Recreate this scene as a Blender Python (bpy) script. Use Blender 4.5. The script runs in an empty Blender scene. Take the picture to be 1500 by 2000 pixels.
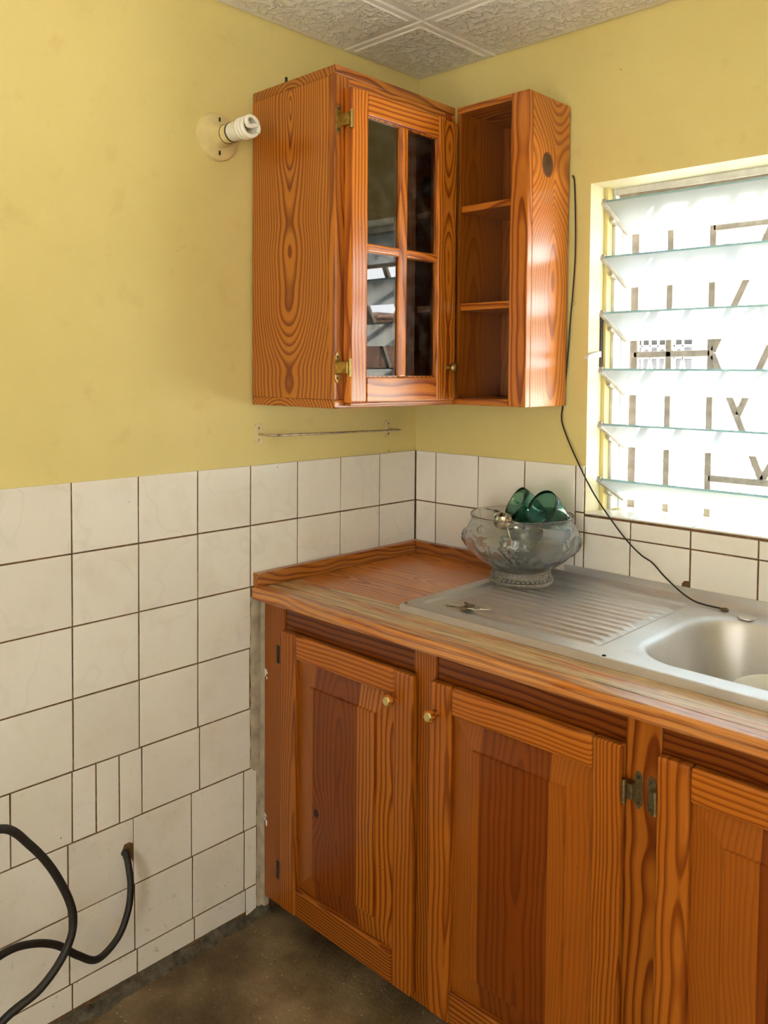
import bpy, bmesh, math, random
from mathutils import Vector, Matrix
random.seed(7)
SC = bpy.context.scene
COL = SC.collection
R = math.radians

# ------------------------------------------------------------------ camera
cam_d = bpy.data.cameras.new('camera')
cam = bpy.data.objects.new('camera', cam_d); COL.objects.link(cam)
cam_d.sensor_fit = 'HORIZONTAL'; cam_d.sensor_width = 36.0
cam_d.lens = 1634.87 / 1500 * 36.0
cam_d.shift_y = -(1000 - 791.79) / 1500          # upright verticals: shifted lens
cam_d.clip_start = 0.02; cam_d.clip_end = 200
yaw, pitch, roll = R(-43.70), R(-2.325), R(0.45)
fwd = Vector((math.sin(yaw) * math.cos(pitch), math.cos(yaw) * math.cos(pitch), math.sin(pitch)))
rt = fwd.cross(Vector((0, 0, 1))).normalized(); up = rt.cross(fwd)
rt2 = rt * math.cos(roll) + up * math.sin(roll); up2 = up * math.cos(roll) - rt * math.sin(roll)
cam.matrix_world = Matrix(((rt2.x, up2.x, -fwd.x, 1.657), (rt2.y, up2.y, -fwd.y, -1.873),
                           (rt2.z, up2.z, -fwd.z, 1.384), (0, 0, 0, 1)))
SC.camera = cam

# ------------------------------------------------------------------ world, sun, exposure
SKY = 8.5
world = bpy.data.worlds.new('sky'); SC.world = world; world.use_nodes = True
bg = world.node_tree.nodes['Background']
bg.inputs[0].default_value = (0.95, 0.98, 1.0, 1); bg.inputs[1].default_value = SKY
sun_d = bpy.data.lights.new('sun', 'SUN'); sun_d.energy = 58.0; sun_d.angle = R(2.0); sun_d.color = (1, .95, .86)
sun = bpy.data.objects.new('sun', sun_d); COL.objects.link(sun)
sun.rotation_euler = Vector((0.22, 0.37, -0.90)).to_track_quat('-Z', 'Y').to_euler()
vs = SC.view_settings
vs.view_transform = 'Standard'; vs.look = 'None'; vs.gamma = 1; vs.use_curve_mapping = False
vs.exposure = 0.26
SC.cycles.max_bounces = 7; SC.cycles.diffuse_bounces = 4; SC.cycles.glossy_bounces = 3
SC.cycles.transmission_bounces = 7; SC.cycles.transparent_max_bounces = 10
SC.cycles.sample_clamp_indirect = 20
SC.cycles.use_adaptive_sampling = True; SC.cycles.adaptive_threshold = .08

# ------------------------------------------------------------------ node helpers
def new_mat(name):
    m = bpy.data.materials.new(name); m.use_nodes = True
    nt = m.node_tree; b = nt.nodes['Principled BSDF']
    return m, nt, b
class NT:
    def __init__(s, nt): s.nt = nt; s.L = nt.links
    def n(s, t, **k):
        o = s.nt.nodes.new(t)
        for a, v in k.items(): setattr(o, a, v)
        return o
    def put(s, sock, v):
        if hasattr(v, 'is_output'): s.L.new(v, sock)
        else: sock.default_value = v
    def m(s, op, a, b=0.0, c=0.0):
        o = s.n('ShaderNodeMath', operation=op)
        s.put(o.inputs[0], a); s.put(o.inputs[1], b); s.put(o.inputs[2], c); return o.outputs[0]
    def xyz(s, x, y, z):
        o = s.n('ShaderNodeCombineXYZ')
        for i, v in enumerate((x, y, z)): s.put(o.inputs[i], v)
        return o.outputs[0]
    def noise(s, vec, scale=5, detail=2, rough=.5, out=0):
        o = s.n('ShaderNodeTexNoise'); s.put(o.inputs['Vector'], vec)
        o.inputs['Scale'].default_value = scale; o.inputs['Detail'].default_value = detail
        o.inputs['Roughness'].default_value = rough; return o.outputs[out]
    def ramp(s, fac, stops, interp='LINEAR'):
        o = s.n('ShaderNodeValToRGB'); o.color_ramp.interpolation = interp
        e = o.color_ramp.elements
        while len(e) < len(stops): e.new(.5)
        for el, (p, c) in zip(e, stops):
            el.position = p; el.color = c if len(c) == 4 else (*c, 1)
        s.put(o.inputs[0], fac); return o.outputs[0]
    def mix(s, fac, a, b, blend='MIX'):
        o = s.n('ShaderNodeMix', data_type='RGBA', blend_type=blend)
        s.put(o.inputs['Factor'], fac); s.put(o.inputs['A'], a if hasattr(a, 'is_output') else (*a[:3], 1))
        s.put(o.inputs['B'], b if hasattr(b, 'is_output') else (*b[:3], 1)); return o.outputs['Result']
    def attr(s, name):
        o = s.n('ShaderNodeAttribute', attribute_type='OBJECT', attribute_name=name); return o.outputs['Fac']
    def coord(s, which='Object'):
        return s.n('ShaderNodeTexCoord').outputs[which]
    def pos(s):
        return s.n('ShaderNodeNewGeometry').outputs['Position']
    def sep(s, v):
        o = s.n('ShaderNodeSeparateXYZ'); s.put(o.inputs[0], v); return o.outputs
    def bump(s, h, strength=.3, dist=.002):
        o = s.n('ShaderNodeBump'); s.put(o.inputs['Height'], h)
        o.inputs['Strength'].default_value = strength; o.inputs['Distance'].default_value = dist
        return o.outputs[0]
    def rnd(s): return s.n('ShaderNodeObjectInfo').outputs['Random']

def plain(name, color, rough=.5, metal=0.0, spec=.5, noise=0.0, nscale=40, bump=0.0):
    m, nt, b = new_mat(name); T = NT(nt)
    b.inputs['Roughness'].default_value = rough; b.inputs['Metallic'].default_value = metal
    b.inputs['Specular IOR Level'].default_value = spec
    f = T.noise(T.coord(), nscale, 4, .6)
    lo = tuple(c * (1 - noise) for c in color); hi = tuple(min(1, c * (1 + noise)) for c in color)
    nt.links.new(T.ramp(f, [(.3, lo), (.7, hi)]), b.inputs['Base Color'])
    if bump: nt.links.new(T.bump(f, bump, .001), b.inputs['Normal'])
    return m

# --- varnished pine: growth rings around a pith line, per-board numbers come from object properties
WOOD = {}
def wood(perm):
    """perm = 3 letters: across, depth, along (the board's own axes)"""
    if perm in WOOD: return WOOD[perm]
    m, nt, b = new_mat('varnished_pine_' + perm); T = NT(nt)
    xyz = T.sep(T.coord()); ax = {'x': xyz[0], 'y': xyz[1], 'z': xyz[2]}
    u, v, w = (ax[c] for c in perm)
    S = T.m('MULTIPLY', T.attr('seed'), 3.17)
    wS = T.m('ADD', w, S)
    n1 = T.m('SUBTRACT', T.noise(T.xyz(wS, S, 0.0), 3.6, 2, .45), .5)
    n2 = T.m('SUBTRACT', T.noise(T.xyz(T.m('MULTIPLY', u, 7.0), S, T.m('MULTIPLY', wS, 3.0)), 1.0, 2, .5), .5)
    uu = T.m('ADD', T.m('SUBTRACT', u, T.attr('u0')), T.m('MULTIPLY', n2, .030))
    vv = T.m('ADD', T.m('ADD', v, T.attr('v0')), T.m('ADD', T.m('MULTIPLY', w, T.attr('tilt')), T.m('MULTIPLY', n1, T.attr('isl'))))
    r = T.m('SQRT', T.m('ADD', T.m('MULTIPLY', uu, uu), T.m('MULTIPLY', vv, vv)))
    # knot
    du = T.m('SUBTRACT', u, T.attr('ku')); dw = T.m('MULTIPLY', T.m('SUBTRACT', w, T.attr('kw')), .8)
    dk = T.m('SQRT', T.m('ADD', T.m('MULTIPLY', du, du), T.m('MULTIPLY', dw, dw)))
    ks = T.attr('ks')
    kfall = T.m('POWER', 2.718, T.m('MULTIPLY', T.m('POWER', T.m('DIVIDE', dk, T.m('MAXIMUM', T.m('MULTIPLY', ks, 3.2), 1e-4)), 2.0), -1.0))
    r = T.m('ADD', r, T.m('MULTIPLY', T.m('MULTIPLY', kfall, ks), 3.0))
    ph = T.m('ADD', T.m('MULTIPLY', r, T.attr('freq')), T.m('MULTIPLY', T.noise(T.xyz(T.m('MULTIPLY', r, 22.0), S, 0.0), 1.0, 1), 2.0))
    fr = T.m('FRACT', ph)
    ring = T.ramp(fr, [(0.0, (.10, .10, .10)), (.40, (.0, .0, .0)), (.72, (.75, .75, .75)), (.86, (1, 1, 1)), (.93, (.9, .9, .9)), (1.0, (.1, .1, .1))])
    fib = T.noise(T.xyz(T.m('MULTIPLY', u, 420.0), T.m('MULTIPLY', v, 420.0), T.m('MULTIPLY', wS, 9.0)), 1.0, 2, .6)
    big = T.noise(T.xyz(T.m('MULTIPLY', u, 6.0), T.m('MULTIPLY', v, 6.0), T.m('MULTIPLY', wS, 2.0)), 1.0, 3, .6)
    light = T.mix(big, (.56, .155, .011), (.70, .245, .023))
    dark = T.mix(big, (.190, .024, .0015), (.250, .037, .0025))
    c = T.mix(T.m('MULTIPLY', ring, T.attr('ringamt')), light, dark)
    red = T.mix(1.0, c, (.60, .40, .45), 'MULTIPLY')
    c = T.mix(T.attr('red'), c, red)
    c = T.mix(T.m('MULTIPLY', fib, .45), c, T.mix(1.0, c, (.55, .45, .40), 'MULTIPLY'))
    # worn, bleached timber where the varnish has gone
    wn = T.noise(T.xyz(T.m('MULTIPLY', u, 45.0), T.m('MULTIPLY', v, 45.0), T.m('MULTIPLY', wS, 4.0)), 1.0, 4, .65)
    wl = T.noise(T.xyz(T.m('MULTIPLY', u, 330.0), T.m('MULTIPLY', v, 150.0), T.m('MULTIPLY', wS, 5.0)), 1.0, 3, .7)
    wmask = T.m('MULTIPLY', T.ramp(wn, [(.36, (0, 0, 0)), (.50, (1, 1, 1))]), T.attr('worn'))
    wc = T.ramp(wl, [(.36, (.10, .045, .014)), (.45, (.50, .30, .12)), (.7, (.72, .52, .27))])
    c = T.mix(wmask, c, wc)
    # knot core and tiny nicks
    core = T.m('LESS_THAN', dk, T.m('MULTIPLY', ks, .52))
    edge = T.m('LESS_THAN', dk, T.m('MULTIPLY', ks, .62))
    c = T.mix(edge, c, (.15, .035, .010)); c = T.mix(core, c, (.055, .014, .010))
    sp = T.noise(T.coord(), 210, 1, .4)
    c = T.mix(T.ramp(sp, [(.795, (0, 0, 0)), (.81, (.8, .8, .8))]), c, (.08, .02, .01))
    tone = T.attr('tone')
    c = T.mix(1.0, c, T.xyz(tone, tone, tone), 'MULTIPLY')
    nt.links.new(c, b.inputs['Base Color'])
    rr = T.m('ADD', .27, T.m('ADD', T.m('MULTIPLY', fib, .10), T.m('MULTIPLY', wmask, .14)))
    nt.links.new(rr, b.inputs['Roughness'])
    b.inputs['Specular IOR Level'].default_value = .04
    nt.links.new(T.attr('gloss'), b.inputs['Coat Weight']); b.inputs['Coat Roughness'].default_value = .235; b.inputs['Coat IOR'].default_value = 1.7
    hh = T.m('ADD', T.m('MULTIPLY', fib, .6), T.m('MULTIPLY', T.m('MULTIPLY', wl, T.attr('worn')), 2.5))
    nt.links.new(T.bump(hh, .22, .0012), b.inputs['Normal'])
    WOOD[perm] = m
    return m

def m_plaster():
    m, nt, b = new_mat('yellow_wall_paint'); T = NT(nt); P = T.pos()
    a = T.noise(P, 1.6, 4, .6); f = T.noise(P, 14, 4, .6); g = T.noise(P, 160, 2, .6)
    c = T.ramp(a, [(.3, (.69, .575, .225)), (.7, (.745, .635, .275))])
    c = T.mix(T.ramp(f, [(.60, (0, 0, 0)), (.80, (.35, .35, .35))]), c, (.52, .38, .14))
    vo = T.n('ShaderNodeTexVoronoi'); T.put(vo.inputs['Vector'], P); vo.inputs['Scale'].default_value = 13
    spot = T.m('MULTIPLY', T.m('LESS_THAN', vo.outputs['Distance'], .032), T.m('GREATER_THAN', T.noise(P, 3.1, 1), .55))
    c = T.mix(T.m('MULTIPLY', spot, .75), c, (.12, .07, .03))
    # long smears
    sm = T.noise(T.xyz(T.m('MULTIPLY', T.sep(P)[0], 9.0), T.m('MULTIPLY', T.sep(P)[1], 9.0), T.m('MULTIPLY', T.sep(P)[2], 34.0)), 1.0, 3, .6)
    c = T.mix(T.ramp(sm, [(.70, (0, 0, 0)), (.80, (.30, .30, .30))]), c, (.34, .22, .09))
    nt.links.new(c, b.inputs['Base Color']); b.inputs['Roughness'].default_value = .48
    b.inputs['Specular IOR Level'].default_value = .35
    h = T.m('ADD', T.m('MULTIPLY', f, 1.0), T.m('MULTIPLY', g, .25))
    nt.links.new(T.bump(h, .25, .004), b.inputs['Normal'])
    return m
def m_tile():
    m, nt, b = new_mat('glazed_cream_tile'); T = NT(nt); P = T.pos()
    rn = T.rnd()
    c = T.ramp(rn, [(0, (.79, .76, .70)), (1, (.85, .83, .78))])
    a = T.noise(P, 9, 4, .6)
    c = T.mix(T.ramp(a, [(.5, (0, 0, 0)), (.8, (.35, .35, .35))]), c, (.62, .53, .40))
    # faint trails left on the glaze
    nz = T.noise(P, 3.2, 3, .5)
    line = T.ramp(T.m('ABSOLUTE', T.m('SUBTRACT', T.m('FRACT', T.m('MULTIPLY', nz, 7.0)), .5)), [(0, (1, 1, 1)), (.07, (0, 0, 0))])
    line = T.m('MULTIPLY', line, T.attr('trail'))
    c = T.mix(T.m('MULTIPLY', line, .13), c, (.45, .42, .38))
    vo = T.n('ShaderNodeTexVoronoi'); T.put(vo.inputs['Vector'], P); vo.inputs['Scale'].default_value = 24
    spot = T.m('MULTIPLY', T.m('LESS_THAN', vo.outputs['Distance'], .045), T.m('GREATER_THAN', T.noise(P, 7, 1), .60))
    c = T.mix(T.m('MULTIPLY', spot, .7), c, (.20, .11, .05))
    # rusty dirt creeping in at the lower rows
    d = T.noise(P, 46, 4, .7)
    c = T.mix(T.m('MULTIPLY', T.ramp(d, [(.60, (0, 0, 0)), (.68, (1, 1, 1))]), T.attr('dirt')), c, (.36, .23, .10))
    nt.links.new(c, b.inputs['Base Color'])
    b.inputs['Roughness'].default_value = .17; b.inputs['Specular IOR Level'].default_value = .5
    nt.links.new(T.bump(T.noise(P, 7, 2), .12, .004), b.inputs['Normal'])
    return m
def m_grout():
    m, nt, b = new_mat('dirty_brown_grout'); T = NT(nt); P = T.pos()
    nt.links.new(T.ramp(T.noise(P, 60, 4, .7), [(.3, (.075, .035, .013)), (.6, (.19, .10, .042)), (.8, (.36, .25, .13))]), b.inputs['Base Color'])
    b.inputs['Roughness'].default_value = .9
    return m
def m_floor():
    m, nt, b = new_mat('dirty_concrete_floor'); T = NT(nt); P = T.pos()
    a = T.noise(P, 3.5, 5, .65); f = T.noise(P, 55, 4, .7)
    c = T.ramp(a, [(.35, (.075, .048, .022)), (.50, (.17, .118, .060)), (.65, (.30, .225, .13))])
    c = T.mix(T.ramp(f, [(.62, (0, 0, 0)), (.74, (.8, .8, .8))]), c, (.42, .33, .21))
    f2 = T.noise(P, 90, 3, .7)
    c = T.mix(T.ramp(f2, [(.64, (0, 0, 0)), (.70, (.85, .85, .85))]), c, (.030, .018, .010))
    vo = T.n('ShaderNodeTexVoronoi'); T.put(vo.inputs['Vector'], P); vo.inputs['Scale'].default_value = 60
    c = T.mix(T.m('MULTIPLY', T.m('LESS_THAN', vo.outputs['Distance'], .11), T.m('GREATER_THAN', a, .5)), c, (.55, .47, .34))
    nt.links.new(c, b.inputs['Base Color']); b.inputs['Roughness'].default_value = .55
    nt.links.new(T.bump(T.m('ADD', f, T.m('MULTIPLY', a, 2.0)), .5, .004), b.inputs['Normal'])
    return m
def m_stipple():
    m, nt, b = new_mat('stippled_ceiling_panel'); T = NT(nt); P = T.pos()
    wv = T.noise(P, 30, 3, .6, out=1)
    vadd = T.n('ShaderNodeVectorMath', operation='MULTIPLY_ADD')
    T.put(vadd.inputs[0], wv); vadd.inputs[1].default_value = (.03, .03, .03); T.put(vadd.inputs[2], P)
    f = T.noise(vadd.outputs[0], 48, 2, .5)
    h = T.ramp(f, [(.44, (0, 0, 0)), (.56, (1, 1, 1))])
    nt.links.new(T.mix(h, (.84, .81, .74), (.92, .90, .85)), b.inputs['Base Color'])
    b.inputs['Roughness'].default_value = .75
    nt.links.new(T.bump(h, .85, .006), b.inputs['Normal'])
    return m
def m_steel(name='brushed_steel_sink'):
    m, nt, b = new_mat(name); T = NT(nt); P = T.pos()
    x = T.sep(P)
    br = T.noise(T.xyz(T.m('MULTIPLY', x[0], 12.0), T.m('MULTIPLY', x[1], 300.0), T.m('MULTIPLY', x[2], 300.0)), 1.0, 3, .6)
    st = T.noise(P, 11, 5, .65)
    c = T.mix(st, (.58, .58, .60), (.78, .78, .81))
    c = T.mix(T.ramp(T.noise(P, 26, 4, .7), [(.60, (0, 0, 0)), (.74, (.4, .4, .4))]), c, (.50, .46, .41))
    nt.links.new(c, b.inputs['Base Color']); b.inputs['Metallic'].default_value = .95
    nt.links.new(T.m('ADD', .36, T.m('ADD', T.m('MULTIPLY', br, .10), T.m('MULTIPLY', st, .12))), b.inputs['Roughness'])
    nt.links.new(T.bump(br, .08, .0006), b.inputs['Normal'])
    return m
def m_glass(name, col, rough=.02, dust=.10, dustcol=(.8, .8, .74), ior=1.45):
    m, nt, b = new_mat(name); T = NT(nt)
    b.inputs['Base Color'].default_value = (*col, 1); b.inputs['Transmission Weight'].default_value = 1
    b.inputs['Roughness'].default_value = rough; b.inputs['IOR'].default_value = ior
    d = T.n('ShaderNodeBsdfDiffuse'); d.inputs[0].default_value = (*dustcol, 1)
    mx = T.n('ShaderNodeMixShader')
    nt.links.new(T.m('MULTIPLY', T.ramp(T.noise(T.coord(), 14, 4, .6), [(.3, (.5, .5, .5)), (.7, (1, 1, 1))]), dust), mx.inputs[0])
    nt.links.new(b.outputs[0], mx.inputs[1]); nt.links.new(d.outputs[0], mx.inputs[2])
    nt.links.new(mx.outputs[0], nt.nodes['Material Output'].inputs[0])
    return m
def m_pane():
    # thin clear pane: straight-through light plus a mirror-like surface reflection
    m, nt, b = new_mat('clear_cabinet_pane'); T = NT(nt); nt.nodes.remove(b)
    t = T.n('ShaderNodeBsdfTransparent'); t.inputs[0].default_value = (.80, .80, .78, 1)
    g = T.n('ShaderNodeBsdfGlossy'); g.inputs['Roughness'].default_value = .015; g.inputs[0].default_value = (1, 1, 1, 1)
    fz = T.n('ShaderNodeFresnel'); fz.inputs[0].default_value = 1.75
    mx = T.n('ShaderNodeMixShader'); nt.links.new(fz.outputs[0], mx.inputs[0])
    nt.links.new(t.outputs[0], mx.inputs[1]); nt.links.new(g.outputs[0], mx.inputs[2])
    d = T.n('ShaderNodeBsdfDiffuse'); d.inputs[0].default_value = (.5, .46, .4, 1)
    mx2 = T.n('ShaderNodeMixShader')
    nt.links.new(T.m('MULTIPLY', T.ramp(T.noise(T.coord(), 30, 4, .7), [(.45, (0, 0, 0)), (.8, (1, 1, 1))]), .08), mx2.inputs[0])
    nt.links.new(mx.outputs[0], mx2.inputs[1]); nt.links.new(d.outputs[0], mx2.inputs[2])
    nt.links.new(mx2.outputs[0], nt.nodes['Material Output'].inputs[0])
    return m
def m_blade(name='obscure_louvre_glass', tc=(.90, .95, .98), pc=(.88, .95, .96)):
    # obscure louvre glass: scatters daylight through, lets a little of the view show
    m, nt, b = new_mat(name); T = NT(nt); nt.nodes.remove(b)
    tr = T.n('ShaderNodeBsdfTranslucent'); tr.inputs[0].default_value = (*tc, 1)
    df = T.n('ShaderNodeBsdfDiffuse'); df.inputs[0].default_value = (.80, .86, .90, 1)
    tp = T.n('ShaderNodeBsdfTransparent'); tp.inputs[0].default_value = (*pc, 1)
    gl = T.n('ShaderNodeBsdfGlossy'); gl.inputs['Roughness'].default_value = .08
    a = T.n('ShaderNodeMixShader'); a.inputs[0].default_value = .22
    nt.links.new(tr.outputs[0], a.inputs[1]); nt.links.new(df.outputs[0], a.inputs[2])
    a2 = T.n('ShaderNodeMixShader'); a2.inputs[0].default_value = .30
    nt.links.new(a.outputs[0], a2.inputs[1]); nt.links.new(tp.outputs[0], a2.inputs[2])
    fz = T.n('ShaderNodeFresnel'); fz.inputs[0].default_value = 1.45
    a3 = T.n('ShaderNodeMixShader'); nt.links.new(fz.outputs[0], a3.inputs[0])
    nt.links.new(a2.outputs[0], a3.inputs[1]); nt.links.new(gl.outputs[0], a3.inputs[2])
    nt.links.new(a3.outputs[0], nt.nodes['Material Output'].inputs[0])
    return m
def m_outwall():
    m, nt, b = new_mat('weathered_white_render'); T = NT(nt); P = T.pos()
    big = T.noise(P, 1.6, 3, .6); f = T.noise(P, 34, 4, .75)
    sp = T.m('MULTIPLY', T.ramp(f, [(.50, (0, 0, 0)), (.56, (1, 1, 1))]), T.ramp(big, [(.40, (0, 0, 0)), (.52, (1, 1, 1))]))
    cr = T.ramp(T.m('ABSOLUTE', T.m('SUBTRACT', T.noise(P, 1.3, 5, .6), .5)), [(0, (1, 1, 1)), (.006, (0, 0, 0))])
    c = T.mix(sp, (.76, .75, .73), (.035, .033, .04))
    c = T.mix(cr, c, (.03, .028, .028))
    nt.links.new(c, b.inputs['Base Color']); b.inputs['Roughness'].default_value = .9
    return m

M = dict(
    plaster=m_plaster(), tile=m_tile(), grout=m_grout(), floor=m_floor(), stipple=m_stipple(), steel=m_steel(),
    smooth=plain('white_ceiling_trim', (.88, .85, .80), .6, noise=.04),
    back=plain('plain_painted_wall', (.66, .56, .30), .6, noise=.05, nscale=4),
    filler=plain('grey_painted_filler', (.40, .34, .25), .6, noise=.30, nscale=22, bump=.4),
    mortar=plain('rough_dark_mortar', (.10, .085, .06), .95, noise=.6, nscale=45, bump=.9),
    brass=plain('aged_brass', (.40, .29, .11), .32, 1.0, noise=.35, nscale=120),
    brassface=plain('polished_brass', (.78, .62, .28), .22, 1.0, noise=.12, nscale=60),
    bronze=plain('dull_bronze', (.22, .17, .09), .40, 1.0, noise=.4, nscale=150),
    iron=plain('black_iron', (.03, .026, .022), .5, .4, noise=.3, nscale=150),
    chrome=plain('tarnished_chrome', (.55, .50, .42), .22, 1.0, noise=.35, nscale=60),
    rubber=plain('black_rubber', (.012, .011, .010), .55, noise=.3, nscale=90, bump=.3),
    ceramic=plain('cream_painted_porcelain', (.70, .58, .28), .35, noise=.10, nscale=30),
    bulbw=plain('white_lamp_plastic', (.80, .78, .70), .35, noise=.03),
    tube=plain('white_lamp_tube', (.86, .84, .76), .18, noise=.02),
    alum=plain('painted_metal_frame', (.70, .69, .66), .45, noise=.12, nscale=30),
    alumd=plain('grey_metal_clip', (.45, .43, .39), .45, .3, noise=.2, nscale=60),
    edge=m_blade('green_glass_edge', (.55, .95, .94), (.60, .95, .94)),
    bar=plain('weathered_bar_paint', (.32, .27, .22), .7, noise=.25, nscale=40),
    pane=m_pane(), blade=m_blade(),
    bowl=m_glass('clear_pressed_glass', (.99, 1.0, .97), .03, .09),
    green=m_glass('green_cup_glass', (.42, .84, .66), .02, .05, (.1, .45, .3)),
    enamel=plain('white_enamel', (.82, .82, .78), .25, noise=.03),
    outwall=m_outwall(),
    houseY=plain('pale_yellow_render', (.74, .62, .22), .9, noise=.06, nscale=3),
    houseW=plain('white_render', (.80, .80, .79), .9, noise=.05, nscale=3),
    dark=plain('dark_window_glass', (.012, .011, .010), .5, noise=.2),
    curtain=plain('grey_louvre_blind', (.075, .078, .09), .6, noise=.15, nscale=20),
    zinc=plain('rusty_zinc', (.20, .13, .10), .7, .2, noise=.5, nscale=6),
    shed=plain('brown_boarding', (.16, .09, .06), .85, noise=.4, nscale=8),
    ground=plain('pale_concrete_yard', (.72, .68, .60), .95, noise=.15, nscale=2),
    nick=plain('white_paint_fleck', (.8, .78, .72), .6, noise=.03),
)

# ------------------------------------------------------------------ object helpers
WL = {}
def link(name, me, mat, parent=None, loc=(0, 0, 0), smooth=False):
    o = bpy.data.objects.new(name, me); COL.objects.link(o)
    for mm in (mat if isinstance(mat, (list, tuple)) else [mat]):
        if mm is not None: me.materials.append(mm)
    loc = Vector(loc); WL[o] = loc.copy()
    if parent is not None:
        o.parent = parent; o.location = loc - WL[parent]
    else: o.location = loc
    if smooth:
        for p in me.polygons: p.use_smooth = True
    return o
def thing(name, label, cat, loc=(0, 0, 0), group=None):
    o = bpy.data.objects.new(name, None); COL.objects.link(o); o.location = loc; WL[o] = Vector(loc)
    o.empty_display_size = .05
    o['label'] = label; o['category'] = cat
    if group: o['group'] = group
    return o
def tag(o, label, cat=None, group=None):
    o['label'] = label
    if cat: o['category'] = cat
    if group: o['group'] = group
    return o
def struct(o): o['kind'] = 'structure'; return o
def bm_box(bm, x0, x1, y0, y1, z0, z1, mi=0):
    v = [bm.verts.new(p) for p in ((x0, y0, z0), (x1, y0, z0), (x1, y1, z0), (x0, y1, z0), (x0, y0, z1), (x1, y0, z1), (x1, y1, z1), (x0, y1, z1))]
    fs = [bm.faces.new([v[i] for i in f]) for f in ((3, 2, 1, 0), (4, 5, 6, 7), (0, 1, 5, 4), (1, 2, 6, 5), (2, 3, 7, 6), (3, 0, 4, 7))]
    for f in fs: f.material_index = mi
    return v, fs
def to_mesh(bm, name):
    me = bpy.data.meshes.new(name); bm.normal_update(); bm.to_mesh(me); bm.free(); return me
def box(name, x0, x1, y0, y1, z0, z1, mat, parent=None, bevel=.0, seg=2):
    x0, x1 = sorted((x0, x1)); y0, y1 = sorted((y0, y1)); z0, z1 = sorted((z0, z1))
    c = Vector(((x0 + x1) / 2, (y0 + y1) / 2, (z0 + z1) / 2))
    bm = bmesh.new(); bm_box(bm, x0 - c.x, x1 - c.x, y0 - c.y, y1 - c.y, z0 - c.z, z1 - c.z)
    if bevel: bmesh.ops.bevel(bm, geom=bm.edges[:], offset=bevel, segments=seg, profile=.6, affect='EDGES')
    return link(name, to_mesh(bm, name), mat, parent, c)
WSEED = [0]
def wprops(o, **k):
    WSEED[0] += 1
    rs = random.Random(WSEED[0] * 13 + 5)
    d = dict(seed=WSEED[0] * .731, u0=rs.uniform(-.05, .05), v0=rs.uniform(.02, .10), tilt=rs.uniform(-.06, .06), isl=.04,
             freq=rs.uniform(95, 140), tone=rs.uniform(.92, 1.06), red=0.0, worn=0.0, ku=0.0, kw=0.0, ks=0.0, ringamt=.92, gloss=1.0)
    d.update(k)
    if o.parent is not None and o.parent.name.startswith(('base_cabinet', 'door')) and o.location.z < .9 and WL[o].z < .85: d['gloss'] = .5
    for a, v in d.items(): o[a] = float(v)
    return o
def perm_of(x0, x1, y0, y1, z0, z1):
    s = sorted((('x', abs(x1 - x0)), ('y', abs(y1 - y0)), ('z', abs(z1 - z0))), key=lambda t: t[1])
    return s[1][0] + s[0][0] + s[2][0]
def board(name, x0, x1, y0, y1, z0, z1, parent=None, bevel=.0015, perm=None, seg=2, **k):
    o = box(name, x0, x1, y0, y1, z0, z1, wood(perm or perm_of(x0, x1, y0, y1, z0, z1)), parent, bevel, seg)
    return wprops(o, **k)
def lathe(name, prof, mat, parent, loc, seg=48, axis='z', smooth=True, disp=None):
    """prof: list of (r, h); closed onto the axis where r == 0"""
    bm = bmesh.new(); rings = []
    for r, h in prof:
        if r < 1e-6: rings.append([bm.verts.new((0, 0, h))]); continue
        rings.append([bm.verts.new((r * math.cos(2 * math.pi * i / seg), r * math.sin(2 * math.pi * i / seg), h)) for i in range(seg)])
    for a, b in zip(rings, rings[1:]):
        for i in range(seg):
            j = (i + 1) % seg
            if len(a) == 1 and len(b) == 1: continue
            if len(a) == 1: bm.faces.new((a[0], b[j], b[i]))
            elif len(b) == 1: bm.faces.new((a[i], a[j], b[0]))
            else: bm.faces.new((a[i], a[j], b[j], b[i]))
    if disp:
        for v in bm.verts: disp(v)
    if axis == 'x': bmesh.ops.rotate(bm, verts=bm.verts, matrix=Matrix.Rotation(math.pi / 2, 3, 'Y'))
    if axis == '-y': bmesh.ops.rotate(bm, verts=bm.verts, matrix=Matrix.Rotation(math.pi / 2, 3, 'X'))
    bmesh.ops.recalc_face_normals(bm, faces=bm.faces)
    o = link(name, to_mesh(bm, name), mat, parent, loc)
    if smooth: shade(o)
    return o
def shade(o, ang=40):
    for p in o.data.polygons: p.use_smooth = True
    try: o.data.set_sharp_from_angle(angle=R(ang))
    except Exception: pass
def spline(pts, n=10):
    P = [Vector(p) for p in pts]; out = []
    for i in range(len(P) - 1):
        p0, p1, p2, p3 = P[max(0, i - 1)], P[i], P[i + 1], P[min(len(P) - 1, i + 2)]
        for k in range(n):
            t = k / n
            out.append(.5 * ((2 * p1) + (p2 - p0) * t + (2 * p0 - 5 * p1 + 4 * p2 - p3) * t * t + (3 * p1 - p0 - 3 * p2 + p3) * t ** 3))
    out.append(P[-1]); return out
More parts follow.
